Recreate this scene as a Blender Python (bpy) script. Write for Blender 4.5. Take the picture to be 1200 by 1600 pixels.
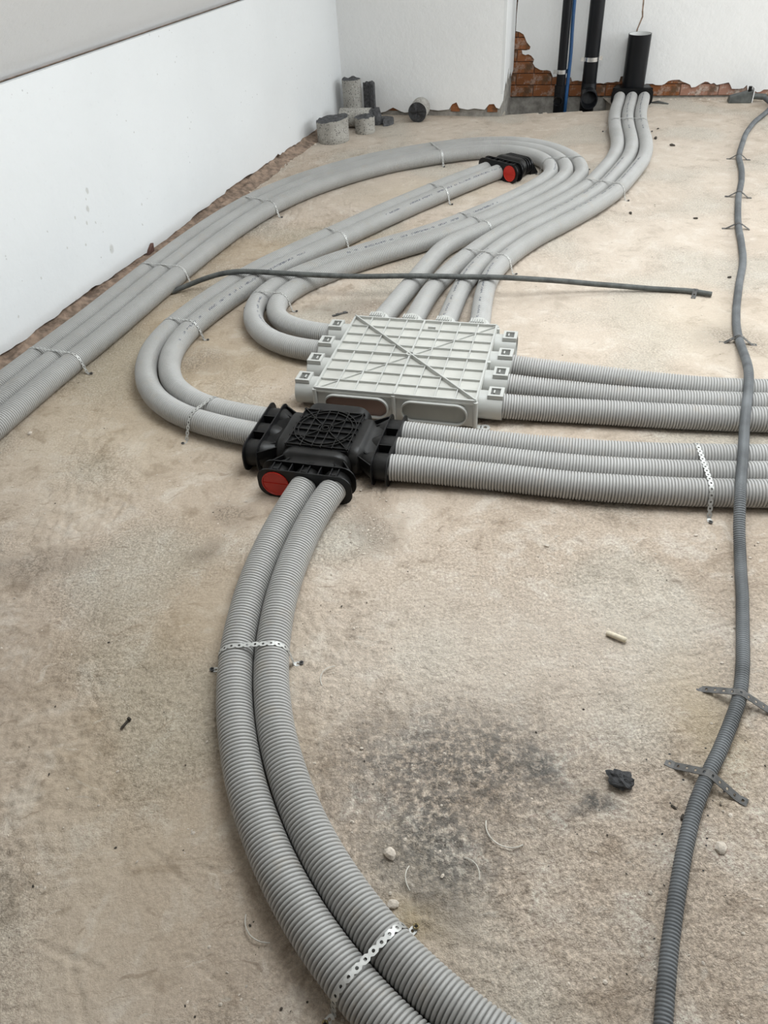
import bpy, bmesh, math, random
import numpy as np
from mathutils import Vector, Matrix, noise

random.seed(7)
for o in list(bpy.data.objects):
    bpy.data.objects.remove(o)
SC = bpy.context.scene
COL = SC.collection

# ------------------------------------------------------------------ camera
PITCH, ROLL, EYE = math.radians(40.4), math.radians(3.9), 1.33
fw = Vector((0, math.cos(PITCH), -math.sin(PITCH)))
up0 = Vector((0, math.sin(PITCH), math.cos(PITCH)))
rt0 = Vector((1, 0, 0))
cup = up0 * math.cos(ROLL) + rt0 * math.sin(ROLL)
crt = rt0 * math.cos(ROLL) - up0 * math.sin(ROLL)
cam_data = bpy.data.cameras.new('camera')
cam_data.sensor_fit = 'VERTICAL'
cam_data.sensor_height = 24.0
cam_data.lens = 24.0 * 1202.0 / 1600.0
cam_data.clip_start = 0.02
cam = bpy.data.objects.new('camera', cam_data)
cam.matrix_world = Matrix(((crt.x, cup.x, -fw.x, 0), (crt.y, cup.y, -fw.y, 0),
                           (crt.z, cup.z, -fw.z, EYE), (0, 0, 0, 1)))
COL.objects.link(cam)
SC.camera = cam

# ------------------------------------------------------------------ world, daylight, exposure
world = bpy.data.worlds.new('overcast_sky')
SC.world = world
world.use_nodes = True
bg = world.node_tree.nodes['Background']
bg.inputs[0].default_value = (0.80, 0.90, 1.0, 1)
bg.inputs[1].default_value = 1.0

def window_light(name, loc, target, sx, sy, power, color):
    d = bpy.data.lights.new(name, 'AREA')
    d.shape = 'RECTANGLE'
    d.size, d.size_y, d.energy, d.color = sx, sy, power, color
    o = bpy.data.objects.new(name, d)
    o.location = loc
    o.rotation_euler = (Vector(target) - Vector(loc)).to_track_quat('-Z', 'Y').to_euler()
    COL.objects.link(o)
    return o
# daylight entering by the tall windows of the right-hand wall and by the roof window
DAY = (0.94, 0.985, 1.0)
window_light('window_daylight', (4.62, 4.3, 1.2), (0.0, 4.3, 0.9), 2.2, 1.7, 36, DAY)
window_light('window_daylight', (4.62, 1.3, 1.2), (0.0, 1.3, 0.9), 2.2, 1.7, 40, DAY)
window_light('roof_window_daylight', (2.0, 3.6, 2.13), (2.0, 3.6, 0.0), 1.3, 1.1, 20, DAY)
window_light('roof_window_daylight', (0.7, 1.9, 2.13), (0.7, 1.9, 0.0), 1.3, 1.3, 38, DAY)

vs = SC.view_settings
SC.display_settings.display_device = 'sRGB'
vs.view_transform = 'Standard'
vs.look = 'None'
vs.exposure = 0.35
vs.gamma = 1.0
vs.use_curve_mapping = False
SC.cycles.use_denoising = True
SC.cycles.use_light_tree = False
SC.cycles.use_adaptive_sampling = True
SC.cycles.adaptive_threshold = 0.02
SC.cycles.max_bounces = 6
SC.cycles.diffuse_bounces = 3
SC.cycles.glossy_bounces = 2
SC.cycles.caustics_reflective = False
SC.cycles.caustics_refractive = False

# ------------------------------------------------------------------ measured centre lines (metres)
DUCTS = [
 [(-1.713,1.183,0.038),(-1.678,1.266,0.038),(-1.644,1.349,0.038),(-1.61,1.432,0.038),(-1.575,1.516,0.038),(-1.541,1.599,0.038),(-1.507,1.682,0.038),(-1.472,1.765,0.038),(-1.438,1.848,0.038),(-1.404,1.932,0.038),(-1.371,2.015,0.038),(-1.34,2.1,0.038),(-1.31,2.185,0.038),(-1.28,2.269,0.038),(-1.25,2.354,0.038),(-1.218,2.438,0.038),(-1.186,2.522,0.038),(-1.153,2.606,0.038),(-1.12,2.69,0.038),(-1.088,2.774,0.038),(-1.058,2.859,0.038),(-1.018,2.972,0.038),(-0.988,3.057,0.038),(-0.958,3.141,0.038),(-0.927,3.226,0.038),(-0.895,3.31,0.038),(-0.863,3.394,0.038),(-0.83,3.478,0.038),(-0.795,3.561,0.038),(-0.759,3.643,0.038),(-0.721,3.725,0.038),(-0.681,3.805,0.038),(-0.638,3.884,0.038),(-0.592,3.961,0.038),(-0.542,4.035,0.038),(-0.487,4.107,0.038),(-0.429,4.175,0.038),(-0.367,4.24,0.038),(-0.302,4.301,0.038),(-0.234,4.36,0.038),(-0.163,4.415,0.038),(-0.089,4.466,0.038),(-0.013,4.514,0.038),(0.065,4.557,0.038),(0.147,4.595,0.038),(0.23,4.628,0.038),(0.315,4.657,0.038),(0.401,4.683,0.038),(0.488,4.704,0.038),(0.576,4.719,0.038),(0.664,4.727,0.038),(0.752,4.723,0.038),(0.838,4.707,0.038),(0.917,4.675,0.037),(0.987,4.626,0.037),(1.044,4.564,0.037),(1.09,4.49,0.037),(1.123,4.407,0.037),(1.144,4.32,0.037),(1.151,4.233,0.037),(1.143,4.147,0.037),(1.12,4.064,0.038),(1.067,3.958,0.038),(1.016,3.883,0.038),(0.96,3.815,0.038),(0.901,3.75,0.038),(0.839,3.686,0.038),(0.775,3.624,0.038),(0.71,3.564,0.038),(0.643,3.505,0.037),(0.573,3.445,0.037),(0.502,3.389,0.037),(0.433,3.336,0.037),(0.371,3.279,0.037),(0.32,3.211,0.037),(0.279,3.133,0.037),(0.242,3.051,0.037),(0.206,2.969,0.038),(0.169,2.888,0.038),(0.132,2.806,0.039),(0.097,2.724,0.041),(0.063,2.641,0.045),(0.03,2.558,0.05)],
 [(-1.64,1.157,0.038),(-1.606,1.24,0.038),(-1.572,1.323,0.038),(-1.537,1.406,0.038),(-1.503,1.489,0.038),(-1.469,1.573,0.038),(-1.435,1.656,0.038),(-1.4,1.739,0.038),(-1.366,1.822,0.038),(-1.321,1.933,0.038),(-1.288,2.017,0.038),(-1.258,2.102,0.038),(-1.228,2.187,0.038),(-1.198,2.272,0.038),(-1.167,2.357,0.038),(-1.135,2.441,0.038),(-1.102,2.525,0.038),(-1.069,2.609,0.038),(-1.036,2.693,0.038),(-1.005,2.778,0.038),(-0.975,2.863,0.038),(-0.945,2.948,0.038),(-0.915,3.033,0.038),(-0.885,3.118,0.038),(-0.854,3.202,0.038),(-0.822,3.287,0.038),(-0.779,3.399,0.038),(-0.745,3.483,0.038),(-0.71,3.566,0.038),(-0.673,3.648,0.038),(-0.634,3.729,0.038),(-0.592,3.809,0.038),(-0.547,3.887,0.038),(-0.499,3.962,0.038),(-0.446,4.035,0.038),(-0.389,4.104,0.038),(-0.328,4.17,0.038),(-0.263,4.233,0.038),(-0.195,4.292,0.038),(-0.125,4.347,0.038),(-0.051,4.399,0.038),(0.025,4.447,0.038),(0.104,4.49,0.038),(0.213,4.539,0.038),(0.297,4.571,0.038),(0.383,4.598,0.038),(0.47,4.62,0.038),(0.558,4.638,0.038),(0.646,4.647,0.038),(0.733,4.645,0.038),(0.817,4.627,0.038),(0.895,4.592,0.037),(0.961,4.539,0.037),(1.012,4.472,0.038),(1.047,4.395,0.038),(1.068,4.311,0.038),(1.074,4.225,0.038),(1.063,4.139,0.038),(1.035,4.059,0.038),(0.977,3.959,0.038),(0.923,3.888,0.038),(0.863,3.821,0.038),(0.801,3.756,0.038),(0.737,3.693,0.038),(0.673,3.633,0.038),(0.608,3.574,0.038),(0.542,3.517,0.038),(0.471,3.461,0.038),(0.398,3.405,0.038),(0.324,3.352,0.038),(0.248,3.306,0.038),(0.17,3.262,0.038),(0.091,3.218,0.038),(0.014,3.173,0.037),(-0.063,3.125,0.037),(-0.136,3.074,0.037),(-0.227,2.998,0.037),(-0.286,2.933,0.038),(-0.331,2.861,0.038),(-0.355,2.783,0.038),(-0.352,2.706,0.038),(-0.321,2.635,0.038),(-0.266,2.575,0.04),(-0.197,2.525,0.044),(-0.122,2.481,0.05)],
 [(-1.568,1.131,0.038),(-1.534,1.214,0.038),(-1.499,1.297,0.038),(-1.465,1.38,0.038),(-1.431,1.463,0.038),(-1.397,1.547,0.038),(-1.362,1.63,0.038),(-1.328,1.713,0.038),(-1.294,1.796,0.038),(-1.26,1.879,0.038),(-1.226,1.963,0.038),(-1.195,2.048,0.038),(-1.165,2.133,0.038),(-1.135,2.218,0.038),(-1.105,2.303,0.038),(-1.073,2.387,0.038),(-1.041,2.471,0.038),(-1.007,2.555,0.038),(-0.975,2.639,0.038),(-0.943,2.724,0.038),(-0.913,2.809,0.038),(-0.873,2.922,0.038),(-0.843,3.007,0.038),(-0.812,3.092,0.038),(-0.781,3.177,0.038),(-0.75,3.261,0.038),(-0.717,3.345,0.038),(-0.684,3.429,0.038),(-0.649,3.512,0.038),(-0.613,3.595,0.038),(-0.574,3.676,0.038),(-0.533,3.756,0.038),(-0.489,3.835,0.038),(-0.441,3.911,0.038),(-0.388,3.983,0.038),(-0.331,4.053,0.038),(-0.27,4.119,0.038),(-0.205,4.181,0.038),(-0.137,4.24,0.038),(-0.066,4.295,0.038),(0.008,4.346,0.038),(0.085,4.392,0.038),(0.164,4.434,0.038),(0.247,4.47,0.038),(0.331,4.501,0.038),(0.417,4.527,0.038),(0.504,4.549,0.038),(0.592,4.564,0.038),(0.679,4.569,0.038),(0.764,4.559,0.038),(0.842,4.529,0.037),(0.907,4.479,0.037),(0.956,4.411,0.038),(0.986,4.333,0.038),(0.997,4.249,0.038),(0.989,4.164,0.038),(0.962,4.083,0.038),(0.919,4.009,0.038),(0.865,3.939,0.038),(0.806,3.872,0.038),(0.744,3.807,0.038),(0.681,3.744,0.038),(0.615,3.682,0.038),(0.549,3.623,0.038),(0.458,3.546,0.038),(0.387,3.491,0.038),(0.315,3.438,0.038),(0.24,3.389,0.038),(0.163,3.345,0.038),(0.084,3.302,0.038),(0.006,3.258,0.038),(-0.072,3.211,0.038),(-0.146,3.162,0.038),(-0.219,3.108,0.037),(-0.287,3.051,0.037),(-0.348,2.987,0.037),(-0.396,2.916,0.038),(-0.429,2.837,0.038),(-0.442,2.753,0.038),(-0.436,2.668,0.038),(-0.41,2.588,0.038),(-0.365,2.516,0.038),(-0.305,2.456,0.04),(-0.233,2.407,0.044),(-0.156,2.366,0.05)],
 [(1.726,5.531,0.045),(1.697,5.446,0.042),(1.666,5.362,0.04),(1.635,5.278,0.039),(1.606,5.193,0.038),(1.579,5.108,0.038),(1.555,5.021,0.037),(1.533,4.934,0.037),(1.512,4.847,0.037),(1.493,4.76,0.037),(1.467,4.643,0.037),(1.444,4.556,0.037),(1.418,4.471,0.037),(1.386,4.387,0.037),(1.35,4.305,0.037),(1.31,4.225,0.037),(1.267,4.146,0.038),(1.222,4.068,0.038),(1.177,3.991,0.038),(1.131,3.916,0.038),(1.081,3.844,0.038),(1.026,3.776,0.038),(0.966,3.709,0.038),(0.902,3.644,0.038),(0.837,3.58,0.038),(0.771,3.518,0.037),(0.706,3.458,0.037),(0.642,3.394,0.037),(0.581,3.329,0.037),(0.503,3.238,0.037),(0.449,3.167,0.037),(0.398,3.094,0.037),(0.35,3.018,0.037),(0.304,2.941,0.038),(0.263,2.861,0.038),(0.227,2.78,0.039),(0.197,2.696,0.041),(0.17,2.61,0.045),(0.145,2.524,0.05)],
 [(1.8,5.51,0.045),(1.77,5.425,0.042),(1.74,5.34,0.04),(1.709,5.256,0.039),(1.679,5.171,0.038),(1.652,5.085,0.038),(1.627,4.998,0.038),(1.605,4.91,0.037),(1.584,4.822,0.037),(1.565,4.734,0.037),(1.545,4.646,0.037),(1.524,4.558,0.037),(1.499,4.472,0.038),(1.469,4.388,0.038),(1.434,4.305,0.038),(1.395,4.224,0.038),(1.352,4.144,0.038),(1.308,4.066,0.038),(1.263,3.989,0.038),(1.202,3.887,0.038),(1.15,3.812,0.038),(1.092,3.739,0.038),(1.031,3.669,0.038),(0.966,3.603,0.038),(0.901,3.538,0.038),(0.837,3.476,0.037),(0.773,3.416,0.037),(0.71,3.355,0.037),(0.65,3.29,0.037),(0.592,3.222,0.037),(0.537,3.149,0.037),(0.485,3.072,0.037),(0.439,2.994,0.037),(0.399,2.915,0.038),(0.364,2.834,0.038),(0.335,2.75,0.039),(0.309,2.664,0.041),(0.284,2.577,0.045),(0.26,2.491,0.05)],
 [(1.874,5.489,0.045),(1.844,5.405,0.042),(1.813,5.321,0.04),(1.782,5.237,0.039),(1.753,5.153,0.038),(1.726,5.067,0.038),(1.702,4.981,0.037),(1.68,4.894,0.037),(1.659,4.807,0.037),(1.64,4.72,0.037),(1.614,4.603,0.037),(1.591,4.516,0.037),(1.566,4.43,0.037),(1.536,4.346,0.037),(1.502,4.263,0.037),(1.463,4.183,0.037),(1.42,4.105,0.038),(1.375,4.027,0.038),(1.329,3.95,0.038),(1.283,3.874,0.038),(1.234,3.799,0.038),(1.18,3.726,0.038),(1.12,3.656,0.038),(1.059,3.589,0.038),(0.997,3.525,0.038),(0.933,3.463,0.037),(0.868,3.401,0.037),(0.803,3.34,0.037),(0.739,3.276,0.037),(0.66,3.187,0.037),(0.606,3.117,0.037),(0.557,3.045,0.037),(0.514,2.97,0.037),(0.479,2.89,0.038),(0.452,2.806,0.038),(0.43,2.719,0.039),(0.411,2.632,0.041),(0.394,2.544,0.045),(0.375,2.457,0.05)],
 [(0.67,4.261,0.038),(0.601,4.203,0.038),(0.533,4.145,0.038),(0.465,4.085,0.038),(0.399,4.024,0.038),(0.333,3.962,0.038),(0.268,3.901,0.038),(0.203,3.838,0.038),(0.138,3.776,0.038),(0.075,3.712,0.038),(0.012,3.647,0.038),(-0.049,3.582,0.038),(-0.111,3.516,0.038),(-0.173,3.451,0.038),(-0.235,3.386,0.038),(-0.297,3.321,0.038),(-0.358,3.255,0.038),(-0.418,3.189,0.038),(-0.473,3.119,0.038),(-0.526,3.046,0.038),(-0.575,2.97,0.038),(-0.622,2.892,0.038),(-0.666,2.813,0.038),(-0.707,2.734,0.037),(-0.742,2.653,0.037),(-0.768,2.57,0.037),(-0.783,2.485,0.037),(-0.783,2.398,0.037),(-0.77,2.312,0.037),(-0.743,2.229,0.038),(-0.702,2.153,0.038),(-0.647,2.086,0.038),(-0.581,2.029,0.038),(-0.507,1.98,0.04),(-0.43,1.937,0.042),(-0.351,1.896,0.046)],
 [(0.718,4.201,0.038),(0.649,4.144,0.038),(0.581,4.086,0.038),(0.514,4.026,0.038),(0.449,3.965,0.038),(0.383,3.904,0.038),(0.318,3.843,0.038),(0.253,3.781,0.038),(0.189,3.718,0.038),(0.126,3.655,0.038),(0.064,3.591,0.038),(0.002,3.525,0.038),(-0.059,3.46,0.038),(-0.12,3.394,0.038),(-0.181,3.329,0.038),(-0.243,3.265,0.038),(-0.305,3.2,0.038),(-0.384,3.111,0.038),(-0.438,3.04,0.038),(-0.488,2.967,0.038),(-0.535,2.892,0.038),(-0.58,2.815,0.038),(-0.622,2.736,0.037),(-0.659,2.656,0.037),(-0.687,2.572,0.037),(-0.703,2.486,0.037),(-0.704,2.399,0.038),(-0.69,2.314,0.038),(-0.661,2.234,0.038),(-0.614,2.164,0.038),(-0.554,2.104,0.038),(-0.482,2.055,0.039),(-0.406,2.013,0.042),(-0.327,1.975,0.046)],
 [(-0.205,1.653,0.046),(-0.238,1.575,0.042),(-0.268,1.494,0.039),(-0.293,1.409,0.038),(-0.313,1.322,0.038),(-0.327,1.234,0.038),(-0.337,1.115,0.038),(-0.336,1.026,0.037),(-0.327,0.937,0.037),(-0.31,0.85,0.037),(-0.287,0.764,0.037),(-0.255,0.681,0.037),(-0.217,0.601,0.038),(-0.171,0.524,0.038),(-0.118,0.452,0.038),(-0.059,0.386,0.038),(0.006,0.326,0.038),(0.098,0.25,0.038),(0.168,0.194,0.038),(0.238,0.137,0.038),(0.308,0.08,0.038),(0.378,0.024,0.038),(0.448,-0.033,0.038)],
 [(-0.126,1.629,0.046),(-0.161,1.561,0.042),(-0.191,1.486,0.039),(-0.216,1.405,0.038),(-0.236,1.32,0.038),(-0.251,1.232,0.038),(-0.259,1.143,0.038),(-0.261,1.054,0.037),(-0.254,0.965,0.037),(-0.239,0.877,0.037),(-0.215,0.791,0.037),(-0.184,0.708,0.037),(-0.145,0.628,0.038),(-0.098,0.552,0.038),(-0.044,0.482,0.038),(0.018,0.417,0.038),(0.085,0.359,0.038),(0.157,0.306,0.038),(0.232,0.256,0.038),(0.307,0.207,0.038),(0.382,0.157,0.038),(0.457,0.108,0.038),(0.532,0.058,0.038),(0.607,0.008,0.038)],
 [(0.056,1.859,0.046),(0.142,1.835,0.044),(0.228,1.812,0.041),(0.314,1.788,0.039),(0.4,1.763,0.038),(0.486,1.739,0.038),(0.573,1.717,0.037),(0.66,1.697,0.037),(0.747,1.68,0.037),(0.835,1.665,0.037),(0.924,1.652,0.037),(0.983,1.644,0.037),(1.072,1.634,0.037),(1.161,1.625,0.037),(1.25,1.618,0.037),(1.339,1.611,0.038),(1.429,1.604,0.038),(1.519,1.596,0.038),(1.608,1.589,0.038),(1.698,1.582,0.038),(1.788,1.575,0.038)],
 [(0.032,1.78,0.046),(0.12,1.759,0.044),(0.208,1.737,0.041),(0.296,1.714,0.039),(0.382,1.689,0.038),(0.469,1.664,0.038),(0.557,1.642,0.037),(0.645,1.622,0.037),(0.734,1.604,0.037),(0.823,1.589,0.037),(0.913,1.576,0.037),(0.973,1.568,0.037),(1.063,1.558,0.037),(1.153,1.549,0.037),(1.243,1.541,0.037),(1.333,1.534,0.038),(1.423,1.527,0.038),(1.513,1.52,0.038),(1.603,1.513,0.038),(1.692,1.506,0.038),(1.782,1.498,0.038)],
 [(0.008,1.701,0.046),(0.094,1.685,0.043),(0.18,1.666,0.04),(0.266,1.644,0.038),(0.352,1.619,0.038),(0.439,1.593,0.038),(0.526,1.57,0.037),(0.613,1.55,0.037),(0.702,1.532,0.037),(0.79,1.516,0.037),(0.879,1.503,0.037),(0.969,1.491,0.037),(1.058,1.481,0.037),(1.148,1.472,0.037),(1.238,1.465,0.038),(1.328,1.458,0.038),(1.418,1.45,0.038),(1.507,1.443,0.038),(1.597,1.436,0.038),(1.687,1.429,0.038),(1.776,1.422,0.038)],
 [(0.428,2.196,0.05),(0.513,2.17,0.044),(0.598,2.143,0.04),(0.682,2.113,0.038),(0.766,2.082,0.037),(0.849,2.051,0.037),(0.933,2.021,0.037),(1.018,1.995,0.037),(1.105,1.974,0.037),(1.163,1.963,0.037),(1.251,1.948,0.037),(1.339,1.934,0.037),(1.428,1.921,0.037),(1.516,1.907,0.038),(1.605,1.894,0.038),(1.694,1.88,0.038),(1.783,1.867,0.038),(1.872,1.853,0.038),(1.961,1.84,0.038)],
 [(0.394,2.08,0.05),(0.481,2.056,0.044),(0.567,2.032,0.04),(0.653,2.006,0.038),(0.74,1.98,0.037),(0.826,1.955,0.037),(0.913,1.933,0.037),(1.001,1.914,0.037),(1.09,1.897,0.037),(1.149,1.887,0.037),(1.238,1.872,0.037),(1.327,1.858,0.037),(1.416,1.845,0.037),(1.505,1.831,0.038),(1.594,1.818,0.038),(1.683,1.804,0.038),(1.772,1.791,0.038),(1.861,1.777,0.038),(1.95,1.764,0.038)],
 [(0.361,1.965,0.05),(0.447,1.95,0.044),(0.533,1.935,0.04),(0.62,1.918,0.038),(0.706,1.898,0.038),(0.792,1.879,0.037),(0.879,1.86,0.037),(0.966,1.842,0.037),(1.053,1.825,0.037),(1.141,1.81,0.037),(1.229,1.796,0.037),(1.317,1.782,0.037),(1.405,1.769,0.037),(1.493,1.755,0.037),(1.582,1.742,0.038),(1.671,1.728,0.038),(1.76,1.715,0.038),(1.849,1.701,0.038),(1.938,1.688,0.038)],
]
CONDUIT_A = [(-0.811,3.037,0.011),(-0.736,3.057,0.028),(-0.68,3.054,0.047),(-0.607,3.034,0.072),(-0.531,3.015,0.087),(-0.452,3.001,0.087),(-0.394,2.984,0.087),(-0.318,2.961,0.087),(-0.24,2.938,0.087),(-0.163,2.917,0.087),(-0.105,2.902,0.087),(-0.026,2.885,0.087),(0.054,2.874,0.087),(0.113,2.867,0.087),(0.193,2.854,0.087),(0.271,2.838,0.087),(0.35,2.821,0.087),(0.409,2.809,0.087),(0.488,2.795,0.086),(0.568,2.785,0.081),(0.627,2.785,0.073),(0.706,2.788,0.061),(0.786,2.787,0.049),(0.865,2.784,0.037),(0.925,2.779,0.03),(1.004,2.771,0.021),(1.083,2.758,0.014),(1.162,2.741,0.011),(1.219,2.722,0.011),(1.287,2.682,0.011)]
CONDUIT_B = [(2.601,5.324,0.03),(2.602,5.245,0.022),(2.584,5.19,0.019),(2.542,5.122,0.016),(2.507,5.074,0.015),(2.457,5.011,0.014),(2.419,4.965,0.014),(2.369,4.902,0.014),(2.323,4.837,0.014),(2.29,4.786,0.014),(2.248,4.719,0.014),(2.217,4.667,0.014),(2.179,4.596,0.014),(2.143,4.525,0.014),(2.116,4.471,0.014),(2.08,4.4,0.014),(2.054,4.346,0.014),(2.02,4.273,0.014),(1.999,4.217,0.014),(1.975,4.141,0.014),(1.95,4.065,0.014),(1.929,4.009,0.014),(1.899,3.934,0.014),(1.876,3.879,0.014),(1.842,3.806,0.014),(1.808,3.734,0.014),(1.783,3.68,0.014),(1.752,3.606,0.014),(1.729,3.55,0.014),(1.699,3.476,0.014),(1.677,3.42,0.014),(1.649,3.346,0.014),(1.622,3.27,0.014),(1.604,3.213,0.014),(1.579,3.137,0.014),(1.559,3.08,0.014),(1.533,3.005,0.014),(1.503,2.931,0.014),(1.478,2.876,0.014),(1.443,2.804,0.014),(1.417,2.75,0.014),(1.384,2.677,0.014),(1.359,2.622,0.014),(1.327,2.549,0.014),(1.297,2.475,0.014),(1.276,2.419,0.014),(1.252,2.342,0.014),(1.235,2.285,0.02),(1.211,2.21,0.033),(1.185,2.136,0.05),(1.164,2.082,0.065),(1.135,2.01,0.082),(1.112,1.955,0.088),(1.08,1.882,0.09),(1.054,1.827,0.09),(1.02,1.755,0.09),(0.988,1.682,0.09),(0.964,1.626,0.09),(0.932,1.553,0.09),(0.907,1.499,0.09),(0.877,1.426,0.084),(0.857,1.36,0.05),(0.844,1.308,0.025),(0.82,1.234,0.014),(0.8,1.177,0.014),(0.771,1.102,0.014),(0.749,1.046,0.014),(0.719,0.972,0.014),(0.684,0.901,0.014),(0.65,0.851,0.014),(0.602,0.787,0.014),(0.564,0.741,0.014),(0.516,0.677,0.014),(0.475,0.608,0.014),(0.447,0.555,0.014),(0.412,0.484,0.014),(0.387,0.429,0.014),(0.356,0.355,0.015),(0.335,0.299,0.015),(0.308,0.224,0.014)]

# ------------------------------------------------------------------ helpers
def link(o, parent=None):
    COL.objects.link(o)
    if parent is not None:
        o.parent = parent
    return o

def tag(o, label=None, cat=None, group=None, kind=None):
    if label: o['label'] = label
    if cat: o['category'] = cat
    if group: o['group'] = group
    if kind: o['kind'] = kind
    return o

def thing(name, label, cat, loc=(0, 0, 0), rz=0.0, group=None):
    o = bpy.data.objects.new(name, None)
    o.empty_display_size = 0.05
    o.location = loc
    o.rotation_euler = (0, 0, rz)
    link(o)
    return tag(o, label, cat, group)

class MB:
    """collects shapes and links them as one mesh object"""
    def __init__(s):
        s.v, s.f = [], []
    def add(s, vs, fs):
        k = len(s.v)
        s.v += [tuple(p) for p in vs]
        s.f += [tuple(i + k for i in f) for f in fs]
        return s
    def box(s, x0, x1, y0, y1, z0, z1, M=None):
        vs = [Vector((x, y, z)) for z in (z0, z1) for y in (y0, y1) for x in (x0, x1)]
        if M is not None: vs = [M @ p for p in vs]
        return s.add(vs, [(0, 2, 3, 1), (4, 5, 7, 6), (0, 1, 5, 4), (2, 6, 7, 3), (0, 4, 6, 2), (1, 3, 7, 5)])
    def bar(s, a, b, w, z0, z1):
        a, b = Vector(a), Vector(b)
        d = (b - a).normalized(); n = Vector((-d.y, d.x)) * w / 2
        q = [a - n, b - n, b + n, a + n]
        vs = [(p.x, p.y, z) for z in (z0, z1) for p in q]
        return s.add(vs, [(3, 2, 1, 0), (4, 5, 6, 7), (0, 1, 5, 4), (1, 2, 6, 5), (2, 3, 7, 6), (3, 0, 4, 7)])
    def loft(s, rings, cap0=True, cap1=True):
        n = len(rings[0]); k = len(s.v)
        for r in rings: s.v += [tuple(p) for p in r]
        for i in range(len(rings) - 1):
            for j in range(n):
                a, b = k + i * n + j, k + i * n + (j + 1) % n
                s.f.append((a, b, b + n, a + n))
        if cap0: s.f.append(tuple(k + j for j in reversed(range(n))))
        if cap1: s.f.append(tuple(k + (len(rings) - 1) * n + j for j in range(n)))
        return s
    def build(s, name, m, parent=None, smooth=None, bevel=0.0):
        me = bpy.data.meshes.new(name)
        me.from_pydata(s.v, [], s.f)
        bm = bmesh.new(); bm.from_mesh(me)
        bmesh.ops.recalc_face_normals(bm, faces=bm.faces[:])
        bm.to_mesh(me); bm.free()
        me.materials.append(m)
        if smooth is not None:
            me.polygons.foreach_set('use_smooth', [True] * len(me.polygons))
            me.set_sharp_from_angle(angle=math.radians(smooth))
        me.update()
        o = link(bpy.data.objects.new(name, me), parent)
        if bevel:
            b = o.modifiers.new('bevel', 'BEVEL'); b.width = bevel; b.segments = 2; b.limit_method = 'ANGLE'
        return o

def circle(r, n=24, a0=0.0):
    return [(r * math.cos(a0 + 2 * math.pi * i / n), r * math.sin(a0 + 2 * math.pi * i / n)) for i in range(n)]

def rrect(w, h, r, n=6):
    pts = []
    for cx, cy, a in ((w / 2 - r, h / 2 - r, 0), (-w / 2 + r, h / 2 - r, 90), (-w / 2 + r, -h / 2 + r, 180), (w / 2 - r, -h / 2 + r, 270)):
        for i in range(n + 1):
            t = math.radians(a + 90 * i / n)
            pts.append((cx + r * math.cos(t), cy + r * math.sin(t)))
    return pts

def alongx(outline, x, zc=0.0, yc=0.0):
    return [(x, yc + a, zc + b) for a, b in outline]

def tube_x(mb, r0, r1, x0, x1, yc, zc, n=24):
    """hollow tube along X, outer r0, inner r1"""
    o0, o1 = alongx(circle(r0, n), x0, zc, yc), alongx(circle(r0, n), x1, zc, yc)
    i0, i1 = alongx(circle(r1, n), x0, zc, yc), alongx(circle(r1, n), x1, zc, yc)
    mb.loft([i0, o0, o1, i1, i0], False, False)

def ring_z(mb, r0, r1, z0, z1, cx=0, cy=0, n=36):
    def c(r, z): return [(cx + a, cy + b, z) for a, b in circle(r, n)]
    mb.loft([c(r1, z0), c(r0, z0), c(r0, z1), c(r1, z1), c(r1, z0)], False, False)

def resample(P, ds):
    P = np.array(P, float)
    Q = np.vstack([2 * P[0] - P[1], P, 2 * P[-1] - P[-2]])
    out = []
    T = np.linspace(0, 1, 16, endpoint=False)[:, None]
    for i in range(1, len(Q) - 2):
        a, b, c, d = Q[i - 1:i + 3]
        out.append(.5 * (2 * b + (c - a) * T + (2 * a - 5 * b + 4 * c - d) * T ** 2 + (3 * b - a - 3 * c + d) * T ** 3))
    out.append(P[-1:]); out = np.vstack(out)
    s = np.r_[0, np.cumsum(np.linalg.norm(np.diff(out, axis=0), axis=1))]
    if callable(ds): q = ds(s[-1])
    else: q = np.linspace(0, s[-1], max(2, int(round(s[-1] / ds)) + 1))
    return np.array([np.interp(q, s, out[:, k]) for k in range(3)]).T, q

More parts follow.
